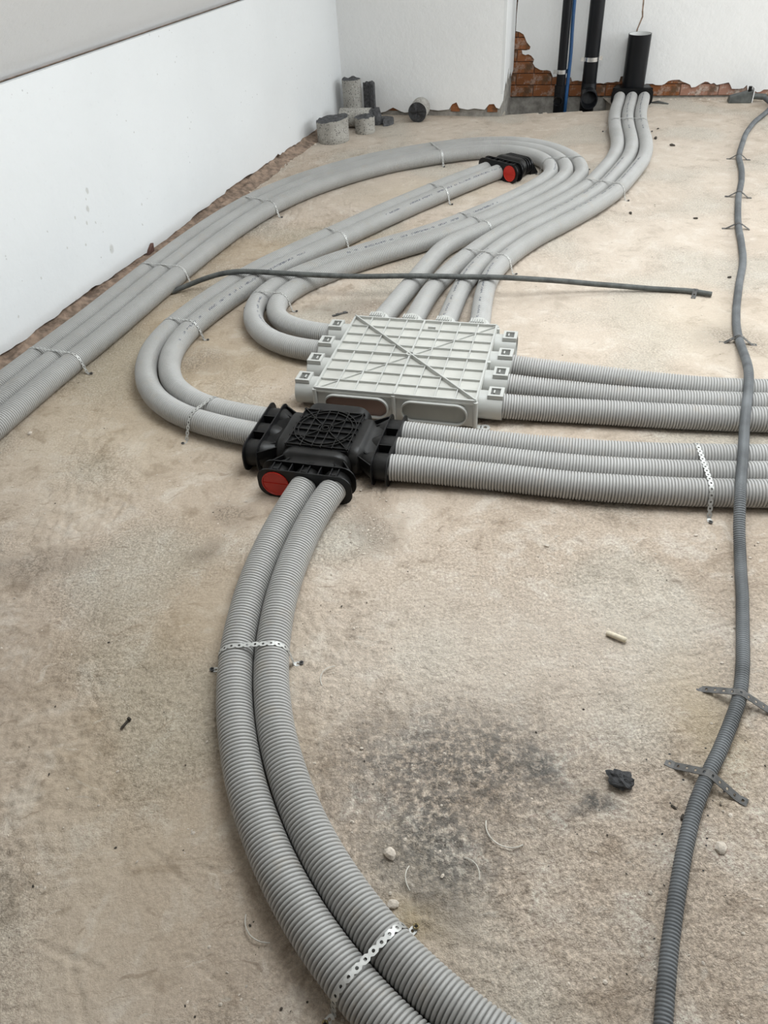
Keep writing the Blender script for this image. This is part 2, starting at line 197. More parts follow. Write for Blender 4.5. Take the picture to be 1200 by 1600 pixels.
def corrugated(name, path, radius, depth, pitch, seg, prof, m, parent=None, v0=0.0):
    """a tube of ring waves along the path; prof = [(fraction of pitch, fraction of depth)]"""
    def q(L):
        n = int(L / pitch); base = np.arange(n)[:, None] * (L / n)
        return np.r_[(base + np.array([p[0] for p in prof])[None] * (L / n)).ravel(), L]
    P, s = resample(path, q)
    n = len(P)
    t = np.gradient(P, axis=0); t /= np.linalg.norm(t, axis=1)[:, None]
    for _ in range(3):
        t[1:-1] = (t[:-2] + t[1:-1] + t[2:]) / 3
    t /= np.linalg.norm(t, axis=1)[:, None]
    side = np.cross(t, [0, 0, 1.0]); side /= np.linalg.norm(side, axis=1)[:, None]
    up = np.cross(side, t)
    r = radius - depth * (1 - np.resize(np.array([p[1] for p in prof]), n)); r[-1] = radius - depth
    a = np.linspace(0, 2 * np.pi, seg, endpoint=False)
    V = P[:, None] + r[:, None, None] * (np.cos(a)[None, :, None] * side[:, None] + np.sin(a)[None, :, None] * up[:, None])
    V = V.reshape(-1, 3)
    i = np.arange(n - 1)[:, None] * seg; j = np.arange(seg)[None]; j2 = (j + 1) % seg
    F = np.stack([i + j, i + j2, i + seg + j2, i + seg + j], -1).reshape(-1, 4)
    me = bpy.data.meshes.new(name)
    me.vertices.add(len(V)); me.vertices.foreach_set('co', V.ravel().astype('f'))
    nf = len(F)
    me.loops.add(nf * 4); me.loops.foreach_set('vertex_index', F.ravel().astype('i'))
    me.polygons.add(nf)
    me.polygons.foreach_set('loop_start', np.arange(0, nf * 4, 4, dtype='i'))
    me.update(calc_edges=True)
    me.polygons.foreach_set('use_smooth', np.ones(nf, dtype=bool))
    uv = me.uv_layers.new(name='UVMap')
    u0 = np.repeat(s[:-1], seg).reshape(-1); u1 = np.repeat(s[1:], seg).reshape(-1)
    va = np.tile(np.arange(seg) / seg, n - 1); vb = va + 1.0 / seg
    UV = np.stack([np.stack([u0, va], -1), np.stack([u0, vb], -1), np.stack([u1, vb], -1), np.stack([u1, va], -1)], 1)
    uv.data.foreach_set('uv', UV.ravel().astype('f'))
    me.materials.append(m); me.validate(); me.update()
    return link(bpy.data.objects.new(name, me), parent)

# ------------------------------------------------------------------ materials
class NT:
    def __init__(s, name):
        s.m = bpy.data.materials.new(name); s.m.use_nodes = True
        s.t = s.m.node_tree; s.n = s.t.nodes; s.b = s.n['Principled BSDF']
        s.out = s.n['Material Output']
        s.co = s.n.new('ShaderNodeTexCoord')
    def lk(s, a, b): s.t.links.new(a, b); return s
    def noise(s, scale, detail=4, rough=.55, vec=None, dist=0.0):
        n = s.n.new('ShaderNodeTexNoise'); n.inputs['Scale'].default_value = scale
        n.inputs['Detail'].default_value = detail; n.inputs['Roughness'].default_value = rough
        n.inputs['Distortion'].default_value = dist
        s.lk(vec if vec is not None else s.co.outputs['Object'], n.inputs['Vector']); return n.outputs['Fac']
    def voro(s, scale, vec=None, feature='F1'):
        n = s.n.new('ShaderNodeTexVoronoi'); n.inputs['Scale'].default_value = scale; n.feature = feature
        s.lk(vec if vec is not None else s.co.outputs['Object'], n.inputs['Vector']); return n.outputs['Distance']
    def ramp(s, fac, stops):
        n = s.n.new('ShaderNodeValToRGB'); e = n.color_ramp.elements
        while len(e) < len(stops): e.new(0.5)
        for k, (p, c) in zip(e, stops):
            k.position = p; k.color = (*c, 1) if hasattr(c, '__len__') else (c, c, c, 1)
        s.lk(fac, n.inputs[0]); return n.outputs[0]
    def mix(s, fac, a, b, mode='MIX'):
        n = s.n.new('ShaderNodeMix'); n.data_type = 'RGBA'; n.blend_type = mode; n.clamp_factor = True
        for v, k in ((fac, 0), (a, 6), (b, 7)):
            if hasattr(v, 'is_output'): s.lk(v, n.inputs[k])
            elif k == 0: n.inputs[0].default_value = v
            else: n.inputs[k].default_value = (*v, 1)
        return n.outputs[2]
    def math(s, op, a, b=0.0, c=0.0):
        n = s.n.new('ShaderNodeMath'); n.operation = op
        for v, k in ((a, 0), (b, 1), (c, 2)):
            if hasattr(v, 'is_output'): s.lk(v, n.inputs[k])
            else: n.inputs[k].default_value = v
        return n.outputs[0]
    def mapr(s, v, a, b, c=0.0, d=1.0):
        n = s.n.new('ShaderNodeMapRange'); n.interpolation_type = 'SMOOTHSTEP'
        s.lk(v, n.inputs[0])
        for k, x in ((1, a), (2, b), (3, c), (4, d)): n.inputs[k].default_value = x
        return n.outputs[0]
    def blob(s, c, rx, ry, soft=.5, vec=None, rot=0.0):
        """1 inside an ellipse of the local XY (or given) plane, fading outward"""
        n = s.n.new('ShaderNodeMapping'); n.vector_type = 'TEXTURE'
        n.inputs['Location'].default_value = c; n.inputs['Rotation'].default_value = (0, 0, rot)
        n.inputs['Scale'].default_value = (rx, ry, 1) if len(c) == 3 and c[2] == 0 else (rx, 1, ry)
        s.lk(vec if vec is not None else s.co.outputs['Object'], n.inputs['Vector'])
        l = s.n.new('ShaderNodeVectorMath'); l.operation = 'LENGTH'; s.lk(n.outputs[0], l.inputs[0])
        return s.mapr(l.outputs['Value'], 1 - soft, 1 + soft, 1, 0)
    def warp(s, scale, amt):
        n = s.n.new('ShaderNodeTexNoise'); n.inputs['Scale'].default_value = scale; n.inputs['Detail'].default_value = 2
        s.lk(s.co.outputs['Object'], n.inputs['Vector'])
        a = s.n.new('ShaderNodeVectorMath'); a.operation = 'SUBTRACT'; s.lk(n.outputs['Color'], a.inputs[0]); a.inputs[1].default_value = (.5, .5, .5)
        b = s.n.new('ShaderNodeVectorMath'); b.operation = 'SCALE'; s.lk(a.outputs[0], b.inputs[0]); b.inputs['Scale'].default_value = amt
        c = s.n.new('ShaderNodeVectorMath'); c.operation = 'ADD'; s.lk(b.outputs[0], c.inputs[0]); s.lk(s.co.outputs['Object'], c.inputs[1])
        return c.outputs[0]
    def bump(s, h, strength, dist):
        n = s.n.new('ShaderNodeBump'); n.inputs['Strength'].default_value = strength; n.inputs['Distance'].default_value = dist
        s.lk(h, n.inputs['Height'])
        if s.b.inputs['Normal'].is_linked: s.lk(s.b.inputs['Normal'].links[0].from_socket, n.inputs['Normal'])
        s.lk(n.outputs[0], s.b.inputs['Normal']); return s
    def col(s, c):
        if hasattr(c, 'is_output'): s.lk(c, s.b.inputs['Base Color'])
        else: s.b.inputs['Base Color'].default_value = (*c, 1)
        return s
    def pr(s, rough=.5, metal=0.0, spec=.5):
        s.b.inputs['Roughness'].default_value = rough; s.b.inputs['Metallic'].default_value = metal
        s.b.inputs['Specular IOR Level'].default_value = spec; return s

def simple(name, c, rough=.5, metal=0.0, var=.12, scale=18, bump=0.0, spec=.5):
    k = NT(name).pr(rough, metal, spec)
    lo = tuple(x * (1 - var) for x in c); hi = tuple(min(1, x * (1 + var)) for x in c)
    k.col(k.ramp(k.noise(scale, 2, .6), [(.3, lo), (.7, hi)]))
    if bump: k.bump(k.noise(scale * 4, 3, .6), .5, bump)
    return k.m

# dusty, trodden screed floor
def floor_material():
    k = NT('dusty_screed').pr(.95, 0, .15)
    w = k.warp(8, .14)
    base = k.ramp(k.noise(1.3, 3, .6, w), [(.32, (.425, .345, .27)), (.5, (.50, .415, .335)), (.68, (.56, .48, .395))])
    mid = k.noise(9, 3, .70, w)
    base = k.mix(k.math('MULTIPLY', k.mapr(mid, .50, .68), .6), base, (.62, .555, .48))
    base = k.mix(k.math('MULTIPLY', k.mapr(mid, .47, .30), .65), base, (.305, .24, .18))
    tint = k.noise(2.6, 0, .5)
    base = k.mix(k.math('MULTIPLY', k.mapr(tint, .52, .68), .35), base, (.47, .46, .40))
    fine = k.noise(150, 3, .75)
    rmask = k.math('MAXIMUM', k.mapr(tint, .42, .62, .30, .85), k.blob((.42, .80, 0), .75, .75, .7, w))
    base = k.mix(k.math('MULTIPLY', rmask, .78), base, k.ramp(fine, [(.30, .20), (.5, .5), (.70, .82)]), 'OVERLAY')
    st = k.n.new('ShaderNodeMapping'); st.inputs['Rotation'].default_value = (0, 0, .35); st.inputs['Scale'].default_value = (7, 30, 1)
    k.lk(w, st.inputs[0])
    scuff = k.noise(1.6, 3, .7, st.outputs[0])
    base = k.mix(k.math('MULTIPLY', k.mapr(scuff, .60, .70), .55), base, (.235, .18, .135))
    base = k.mix(k.math('MULTIPLY', k.mapr(scuff, .38, .30), .45), base, (.68, .62, .54))
    # soot stain
    soot = k.blob((.10, .80, 0), .22, .125, .9, w)
    for c, rx, ry in (((.245, .80, 0), .07, .07), ((.05, .68, 0), .12, .12), ((.17, .85, 0), .06, .045)):
        soot = k.math('MAXIMUM', soot, k.blob(c, rx, ry, .8, w))
    core = k.math('MAXIMUM', k.blob((.262, .797, 0), .055, .05, .8, w), k.blob((.335, .716, 0), .030, .024, .8, w))
    sn = k.mapr(k.noise(60, 3, .8), .34, .60)
    soot = k.math('MAXIMUM', k.math('MULTIPLY', k.math('MULTIPLY', soot, .80), sn), k.math('MULTIPLY', core, k.math('ADD', k.math('MULTIPLY', sn, .55), .38)))
    base = k.mix(soot, base, (.10, .097, .092))
    # ochre, pale and dark patches on the screed; largest ochre one, centre left, paints in shade
    pn = k.mapr(fine, .40, .60)
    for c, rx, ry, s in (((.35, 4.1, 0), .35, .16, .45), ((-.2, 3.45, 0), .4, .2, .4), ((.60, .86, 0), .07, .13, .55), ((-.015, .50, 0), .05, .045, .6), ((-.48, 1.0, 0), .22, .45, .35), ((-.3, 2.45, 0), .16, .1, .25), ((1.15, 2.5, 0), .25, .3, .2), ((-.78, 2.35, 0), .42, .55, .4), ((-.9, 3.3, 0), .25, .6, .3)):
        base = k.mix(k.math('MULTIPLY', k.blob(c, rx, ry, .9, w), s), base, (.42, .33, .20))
    for c, rx, ry, s in (((.30, 1.05, 0), .5, .16, .4), ((1.0, 3.0, 0), .8, .9, .35), ((1.6, 4.6, 0), .9, .9, .35), ((.2, 5.2, 0), .6, .3, .3), ((.1, 4.2, 0), .5, .35, .35)):
        base = k.mix(k.math('MULTIPLY', k.blob(c, rx, ry, .9, w), s), base, (.66, .59, .51))
    dirt = None
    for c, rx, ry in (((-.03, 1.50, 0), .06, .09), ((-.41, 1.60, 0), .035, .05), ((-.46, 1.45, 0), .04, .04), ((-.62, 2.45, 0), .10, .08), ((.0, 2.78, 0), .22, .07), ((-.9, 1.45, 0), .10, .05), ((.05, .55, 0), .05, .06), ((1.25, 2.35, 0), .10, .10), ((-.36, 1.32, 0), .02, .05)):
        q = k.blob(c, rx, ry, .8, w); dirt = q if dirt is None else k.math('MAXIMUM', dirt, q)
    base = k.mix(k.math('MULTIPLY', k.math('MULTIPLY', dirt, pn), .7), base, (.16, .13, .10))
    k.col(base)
    k.bump(k.math('MULTIPLY', k.noise(85, 4, .78), rmask), .9, .0095)
    return k.m

def plaster_material(name, c, spots=None, bumpd=.0015):
    k = NT(name).pr(.8, 0, .25)
    lo = tuple(x * .95 for x in c)
    base = k.ramp(k.noise(1.6, 2, .5), [(.35, lo), (.7, c)])
    base = k.mix(k.math('MULTIPLY', k.mapr(k.noise(45, 3, .7), .60, .75), .22), base, tuple(x * .72 for x in c))
    if spots:
        w = k.warp(40, .012)
        for s, z, r in spots:
            base = k.mix(k.math('MULTIPLY', k.blob((s, 0.001, z), r * .0019, r * .0026, .35, w), .6), base, (.50, .49, .45))
        dots = k.math('MULTIPLY', k.mapr(k.voro(26), .07, .11, 1, 0), k.mapr(k.noise(3.2, 2), .50, .60))
        base = k.mix(k.math('MULTIPLY', dots, .55), base, (.42, .41, .39))
    k.col(base)
    k.bump(k.noise(16, 5, .68), .5, bumpd * 4)
    return k.m

def duct_material(name, printed, v0=.30):
    k = NT(name).pr(.42, 0, .5)
    uv = k.co.outputs['UV']
    base = k.ramp(k.noise(6, 2, .6), [(.3, (.375, .368, .352)), (.7, (.43, .423, .408))])
    base = k.mix(k.math('MULTIPLY', k.mapr(k.noise(16, 3, .7), .56, .72), .35), base, (.43, .385, .325))
    if printed:
        sx = k.n.new('ShaderNodeSeparateXYZ'); k.lk(uv, sx.inputs[0]); u, v = sx.outputs[0], sx.outputs[1]
        band = k.math('MULTIPLY', k.math('GREATER_THAN', v, v0), k.math('LESS_THAN', v, v0 + .034))
        per = k.math('LESS_THAN', k.math('FRACT', k.math('MULTIPLY', u, .72)), .62)
        cell = k.n.new('ShaderNodeTexWhiteNoise'); cell.noise_dimensions = '2D'
        cv = k.n.new('ShaderNodeCombineXYZ')
        k.lk(k.math('FLOOR', k.math('MULTIPLY', u, 260)), cv.inputs[0]); k.lk(k.math('FLOOR', k.math('MULTIPLY', v, 90)), cv.inputs[1])
        k.lk(cv.outputs[0], cell.inputs['Vector'])
        gap = k.n.new('ShaderNodeTexWhiteNoise'); gap.noise_dimensions = '1D'; k.lk(k.math('FLOOR', k.math('MULTIPLY', u, 55)), gap.inputs['W'])
        mk = k.math('MULTIPLY', k.math('MULTIPLY', band, per), k.math('MULTIPLY', k.math('GREATER_THAN', cell.outputs[0], .42), k.math('GREATER_THAN', gap.outputs[0], .25)))
        base = k.mix(k.math('MULTIPLY', mk, .75), base, (.07, .08, .11))
    k.col(base)
    return k.m

SPOTS = [(.644, .38, 4.5), (.617, .317, 4.5), (.532, .314, 2.2), (.588, .272, 2.8), (.639, .254, 2), (.69, .125, 6.5), (.545, .201, 2.2), (.435, .229, 2), (.967, .217, 2), (.936, .14, 2), (.623, .355, 2), (.08, .11, 2), (.254, .185, 2), (.364, .322, 1.6)]
M = {}
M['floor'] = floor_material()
M['knee'] = plaster_material('white_knee_plaster', (.81, .82, .82), SPOTS)
M['plaster'] = plaster_material('grey_white_plaster', (.85, .845, .83), None, .002)
M['reveal'] = plaster_material('white_reveal_plaster', (.78, .78, .77))
M['slope'] = plaster_material('sloped_ceiling_paint', (.85, .845, .84), None, .001)
M['mortar'] = simple('brown_mortar', (.27, .195, .145), .95, 0, .45, 30, .006)
M['rawconcrete'] = simple('raw_concrete', (.30, .28, .25), .95, 0, .3, 25, .004)
M['duct'] = duct_material('grey_duct_plastic', False)
M['duct_print'] = duct_material('grey_duct_plastic_printed', True, .33)
M['duct_print2'] = duct_material('grey_duct_plastic_printed_side', True, .20)
M['box'] = simple('light_grey_polymer', (.475, .475, .448), .42, 0, .05, 7)
M['boxdust'] = simple('dusty_grey_polymer', (.50, .492, .452), .55, 0, .09, 12)
M['brown'] = simple('brown_inner_panel', (.215, .135, .11), .5, 0, .08, 9)
M['slot'] = simple('shadow_grey_slot', (.12, .12, .11), .6, 0, .05, 9)
M['recess'] = simple('grey_blank_panel', (.315, .32, .295), .5, 0, .05, 9)
M['black'] = simple('black_polymer', (.0065, .0065, .007), .36, 0, .35, 14, .0004, .3)
M['blackdust'] = simple('dusty_black_polymer', (.0125, .012, .0115), .42, 0, .5, 16, .0004, .3)
M['red'] = simple('red_plug_plastic', (.50, .022, .012), .35, 0, .10, 14)
M['zinc'] = simple('galvanised_strap', (.50, .50, .48), .5, .6, .15, 60)
M['dullzinc'] = simple('dirty_grey_strap', (.10, .097, .093), .6, .3, .35, 60)
M['brass'] = simple('brass_screw', (.30, .235, .12), .45, .7, .2, 60)
M['conduit'] = simple('grey_conduit', (.115, .122, .127), .55, 0, .4, 9)
M['conduit_dark'] = simple('dark_conduit', (.085, .09, .085), .55, 0, .4, 22)
M['pipe'] = simple('black_pipe', (.007, .0075, .009), .36, 0, .25, 5, 0, .22)
M['white'] = simple('white_pipe_lining', (.72, .72, .70), .5, 0, .04, 5)
M['blue'] = simple('blue_water_hose', (.012, .062, .165), .4, 0, .2, 8)
M['chrome'] = simple('pipe_clamp_steel', (.72, .74, .76), .25, 1.0, .1, 30)
M['dark'] = simple('dark_hollow', (.012, .012, .012), .9, 0, .1, 9)
M['char'] = simple('charcoal_crust', (.028, .028, .03), .6, 0, .6, 120, .004)
M['cork'] = simple('beige_plug', (.70, .62, .48), .8, 0, .2, 60)
M['wire'] = simple('pale_wire', (.55, .52, .46), .45, .2, .1, 40)
M['dirt'] = simple('dark_dirt', (.06, .05, .04), .95, 0, .4, 80)
M['stone'] = simple('pale_grit', (.60, .53, .45), .95, 0, .3, 60, .002)
M['frame'] = simple('white_window_frame', (.75, .75, .74), .4, 0, .03, 5)

def core_material():
    k = NT('drilled_concrete').pr(.9, 0, .2)
    base = k.ramp(k.noise(12, 5, .6), [(.3, (.30, .285, .255)), (.7, (.46, .44, .40))])
    base = k.mix(k.math('MULTIPLY', k.mapr(k.voro(75), .22, .34, 1, 0), .75), base, (.11, .105, .10))
    base = k.mix(k.math('MULTIPLY', k.mapr(k.voro(48), .16, .24, 1, 0), .6), base, (.58, .56, .52))
    k.col(base); k.bump(k.noise(60, 5), .5, .003); return k.m
M['core'] = core_material()
M['corebreak'] = simple('broken_dark_concrete', (.085, .085, .088), .95, 0, .45, 55, .008)
def brick_material(name, c0, c1, dust):
    k = NT(name).pr(.92, 0, .2)
    oi = k.n.new('ShaderNodeObjectInfo')
    base = k.mix(oi.outputs['Random'], c0, c1)
    base = k.mix(k.math('MULTIPLY', k.mapr(k.noise(14, 4, .75), .50, .64), dust), base, (.50, .42, .36))
    base = k.mix(k.math('MULTIPLY', k.mapr(k.noise(8, 3, .7), .54, .68), .75), base, (.085, .06, .038))
    k.col(base); k.bump(k.noise(60, 4, .7), .7, .006); return k.m
M['brick'] = brick_material('orange_brick', (.215, .082, .032), (.29, .115, .05), .45)
M['brickpale'] = brick_material('dusty_pink_brick', (.30, .15, .10), (.38, .215, .16), .9)

# ------------------------------------------------------------------ the setting
K0, K1 = Vector((-1.323, 2.605)), Vector((-.085, 5.80))       # foot of the knee wall
B1 = Vector((.945, 5.45))                                      # outer corner of the back wall
R0, R1 = Vector((1.08, 5.88)), Vector((2.95, 5.39))           # foot of the recessed wall
KNEE_H = .812

def wall_frame(name, a, b, m=None, label=None):
    """Empty-free frame: objects built in wall coordinates (s along, y into the wall, z up)"""
    d = (b - a).normalized()
    return Matrix(((d.x, -d.y, 0, a.x), (d.y, d.x, 0, a.y), (0, 0, 1, 0), (0, 0, 0, 1)))

def place(o, mat, parent=None):
    if parent is None: o.matrix_world = mat
    return o

def panel(name, outline, y0, y1, m, parent=None):
    """outline [(s, z)] extruded through the wall's thickness"""
    k = MB(); k.loft([[(s, y0, z) for s, z in outline], [(s, y1, z) for s, z in outline]])
    return k.build(name, m, parent)

# floor slab with the chase for the pipes
rng = random.Random(3)
edge = [(1.665 - .69 * t + 0.0, 5.435 + .065 * t + rng.uniform(-.008, .008)) for t in [i / 22 for i in range(23)]]
wl = (R1 - R0).normalized()
far_r = R0 + wl * 3.9; far_s = R0 + wl * .63
fl = [(-3.9, -2.9), (4.9, -2.9), (4.9, far_r.y + .3), (far_r.x, far_r.y + .05), (far_s.x + .02, far_s.y + .05), (1.675, 5.5)] + edge + [(.95, 5.47), (.99, 5.6), (-.25, 6.05), (-.4, 5.7)]
def vnoise(X, Y, seed):
    """gradient noise on a lattice, about -.7 to .7"""
    g = np.random.RandomState(seed); A = g.uniform(0, 2 * np.pi, (256, 256)); GX, GY = np.cos(A), np.sin(A)
    xi, yi = np.floor(X).astype(int), np.floor(Y).astype(int); xf, yf = X - xi, Y - yi
    u, v = xf * xf * xf * (xf * (xf * 6 - 15) + 10), yf * yf * yf * (yf * (yf * 6 - 15) + 10)
    def d(i, j):
        a_, b_ = (xi + i) & 255, (yi + j) & 255
        return GX[a_, b_] * (xf - i) + GY[a_, b_] * (yf - j)
    return (d(0, 0) * (1 - u) + d(1, 0) * u) * (1 - v) + (d(0, 1) * (1 - u) + d(1, 1) * u) * v
def spaced(knots):
    out = [knots[0][0]]
    for (a_, st), (b_, _) in zip(knots[:-1], knots[1:]):
        n_ = max(1, int(round((b_ - a_) / st))); out += list(a_ + (b_ - a_) * (np.arange(n_) + 1) / n_)
    return np.array(out)
xs = spaced([(-3.9, .2), (-1.5, .014), (-.95, .0052), (.85, .009), (1.5, .014), (2.9, .2), (4.9, 1)])
ys = spaced([(-2.9, .2), (.15, .0048), (1.35, .0075), (2.3, .013), (3.6, .026), (6.1, 1)])
X, Y = np.meshgrid(xs, ys)
WX = X + .03 * vnoise(X * 6, Y * 6, 91); WY = Y + .03 * vnoise(X * 6 + 40, Y * 6, 92)
rough = np.clip(.45 + 1.2 * vnoise(X * 1.7, Y * 1.7, 2) + .35 * np.exp(-((X - .35) ** 2 / .25 + (Y - .85) ** 2 / .35)), .18, 1.25)
lump = np.abs(vnoise(WX * 34, WY * 34, 5))
relief = .0030 * vnoise(X * 3.2, Y * 3.2, 1) + .0022 * vnoise(WX * 11, WY * 11, 3) + rough * (.0046 * vnoise(WX * 27, WY * 27, 4) + .0042 * (.25 - lump) + .0042 * vnoise(WX * 62, WY * 62, 6) + .0030 * vnoise(X * 105, Y * 105, 7))
# scrapes and tread marks trodden into the dust
rs = np.random.RandomState(8)
def groove(x0, y0, x1, y1, wd, dp):
    i0, i1 = np.searchsorted(xs, [min(x0, x1) - .02, max(x0, x1) + .02]); j0, j1 = np.searchsorted(ys, [min(y0, y1) - .02, max(y0, y1) + .02])
    if i1 <= i0 or j1 <= j0: return
    x_, y_ = X[j0:j1, i0:i1], Y[j0:j1, i0:i1]; dx, dy = x1 - x0, y1 - y0; L2 = dx * dx + dy * dy
    t_ = np.clip(((x_ - x0) * dx + (y_ - y0) * dy) / L2, 0, 1); d_ = np.hypot(x_ - x0 - t_ * dx, y_ - y0 - t_ * dy) / wd
    relief[j0:j1, i0:i1] += dp * (-np.exp(-d_ ** 2) + .55 * np.exp(-(d_ - 1.7) ** 2 * 2))
for _ in range(320):
    x0, y0, a_, l_ = rs.uniform(-1.2, 1.0), rs.uniform(.3, 2.3), rs.normal(.6, .7), rs.uniform(.03, .16)
    groove(x0, y0, x0 + l_ * math.cos(a_), y0 + l_ * math.sin(a_), rs.uniform(.0038, .0065), rs.uniform(.0008, .0024))
for cx, cy, a_, n_, l_ in ((-.88, 1.17, .9, 5, .05), (-.73, 1.62, .4, 6, .05), (.03, 1.60, 1.3, 6, .05), (-.09, 1.37, 1.2, 5, .04), (-.135, 1.075, 1.9, 4, .035), (.37, 1.35, .5, 6, .05), (-.95, 1.93, .2, 6, .06), (-.8, .62, .8, 4, .05), (.05, .53, 1.5, 5, .03), (-.6, 1.9, .3, 5, .05)):
    for i in range(n_):
        ox, oy = cx - math.sin(a_) * .0115 * i, cy + math.cos(a_) * .0115 * i
        groove(ox, oy, ox + l_ * math.cos(a_), oy + l_ * math.sin(a_), .0042, .0032)
relief -= relief.mean()
near_wall = np.clip((5.2 - Y) / .3, .3, 1)
Z = np.clip(relief * near_wall, -.0058, .0052)
ex = np.interp(X, [p[0] for p in edge[::-1]], [p[1] for p in edge[::-1]])
slot = (X > .97) & (X < 1.67) & (Y > ex) & (Y < 6.2)
behind = (Y > 5.45) & (X <= .97)
ny, nx = X.shape
ok = ~(slot | behind)
idx = np.arange(nx * ny).reshape(ny, nx)
q = np.stack([idx[:-1, :-1], idx[:-1, 1:], idx[1:, 1:], idx[1:, :-1]], -1)
qk = ok[:-1, :-1] & ok[:-1, 1:] & ok[1:, 1:] & ok[1:, :-1]
F = q[qk]
V = np.stack([X, Y, Z], -1).reshape(-1, 3)
used = np.zeros(len(V), bool); used[F.ravel()] = True; remap = np.cumsum(used) - 1
V = V[used]; F = remap[F]
sb = MB(); sb.loft([[(x, y, -.16) for x, y in fl], [(x, y, -.0065) for x, y in fl]])
me = bpy.data.meshes.new('floor')
nv = len(V); SV = np.array(sb.v)
me.vertices.add(nv + len(SV)); me.vertices.foreach_set('co', np.vstack([V, SV]).ravel().astype('f'))
loops = [F.ravel()] + [np.array(f) + nv for f in sb.f]
starts = np.r_[np.arange(0, len(F) * 4, 4), len(F) * 4 + np.r_[0, np.cumsum([len(f) for f in sb.f])[:-1]]]
me.loops.add(sum(len(l) for l in loops)); me.loops.foreach_set('vertex_index', np.concatenate(loops).astype('i'))
me.polygons.add(len(starts)); me.polygons.foreach_set('loop_start', starts.astype('i'))
me.update(calc_edges=True)
me.polygons.foreach_set('use_smooth', np.r_[np.ones(len(F), bool), np.zeros(len(sb.f), bool)])
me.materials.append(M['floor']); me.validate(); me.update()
floor = link(bpy.data.objects.new('floor', me))
tag(floor, 'dusty trodden screed floor with soot stain and tread marks', None, None, 'structure')
print('floor faces', len(F))
k = MB(); k.box(.8, 1.75, 5.35, 6.0, -.3, -.14)
tag(k.build('floor_chase', M['rawconcrete']), 'bottom of the pipe chase at the recessed wall', None, None, 'structure')

# knee wall
KM = wall_frame('k', K0, K1); KL = (K1 - K0).length
r = random.Random(5)
kn_z = lambda s: .026 + .016 * noise.noise((s * 2.3, 0, 1.7)) + .010 * noise.noise((s * 9, 2.0, 0)) + .006 * noise.noise((s * 31, 5.0, 0)) + (.012 if 1.7 < s < 2.35 else 0)
bot = [(s, max(.004, kn_z(s))) for s in np.arange(-5.8, KL + .001, .028)]
core_o = MB().box(-5.8, KL + .3, .022, .25, -.02, KNEE_H).build('wall_left', M['mortar'])
core_o.matrix_world = KM
tag(core_o, 'white knee wall with broken plaster edge along the floor', None, None, 'structure')
ko = panel('plaster', bot + [(KL + .03, .03), (KL + .03, KNEE_H), (-5.8, KNEE_H)], 0, .03, M['knee'], core_o)
# rough mortar bed under the plaster edge
k = MB(); n = 190
rows = []
for j, (yy, zz) in enumerate(((-.055, .001), (-.04, .006), (-.02, .014), (.0, .022), (.024, .034))):
    rows.append([(-1.2 + (KL + 1.1) * i / n, yy - (.035 if .55 < i / n < .98 else .01) * (1 - j / 4) * (.7 + .9 * noise.noise((i * .21, 3.1, 0))) + .006 * noise.noise((i * .9, j * 1.7, 0)),
                  (0.0005 if j == 0 else max(.001, zz * (.75 + .8 * noise.noise((i * .33, j * .8, 4))) + (.006 if .6 < i / n < .95 else 0) * j / 4))) for i in range(n + 1)])
vs = [p for row in rows for p in row]
k.add(vs, [(a * (n + 1) + i, a * (n + 1) + i + 1, (a + 1) * (n + 1) + i + 1, (a + 1) * (n + 1) + i) for a in range(4) for i in range(n)])
k.build('mortar_bed', M['mortar'], core_o)
# torn flap of lining sticking out under the plaster
k = MB(); k.add([(.90, -.012, .0), (.96, -.010, .0), (.955, -.02, .052), (.925, -.016, .028), (.90, .004, 0), (.96, .006, 0), (.955, -.004, .05), (.925, 0, .028)],
                [(0, 1, 2, 3), (4, 7, 6, 5), (0, 4, 5, 1), (1, 5, 6, 2), (2, 6, 7, 3), (3, 7, 4, 0)])
k.build('torn_flap', simple('red_brown_lining', (.13, .07, .055), .9, 0, .3, 30), core_o)

# sloped ceiling above the knee wall, then the flat ceiling with the roof window opening
SL = 1.75
slope_in = 1.95
k = MB(); k.box(-5.8, KL + .9, -slope_in, 0, 0, .12, Matrix.Translation((0, .05, KNEE_H - .005)) @ Matrix.Rotation(math.radians(-42), 4, 'X'))
so = k.build('ceiling_slope', M['slope']); so.matrix_world = KM
tag(so, 'grey-white sloped ceiling rising from the knee wall', None, None, 'structure')
k = MB(); zc = 2.12
xc = sorted([-4.2, 0, 1.3, 1.4, 2.7, 5.2]); yc = [-3, 1.2, 2.6, 3.0, 4.2, 7.5]
for x0, x1 in zip(xc[:-1], xc[1:]):
    for y0, y1 in zip(yc[:-1], yc[1:]):
        hole = (x0 >= -0.01 and x1 <= 1.41 and y0 == 1.2) or (x0 >= 1.29 and x1 <= 2.71 and y0 == 3.0)
        if not hole: k.box(x0, x1, y0, y1, zc, zc + .15)
tag(k.build('ceiling', M['slope']), 'flat ceiling with roof window opening', None, None, 'structure')

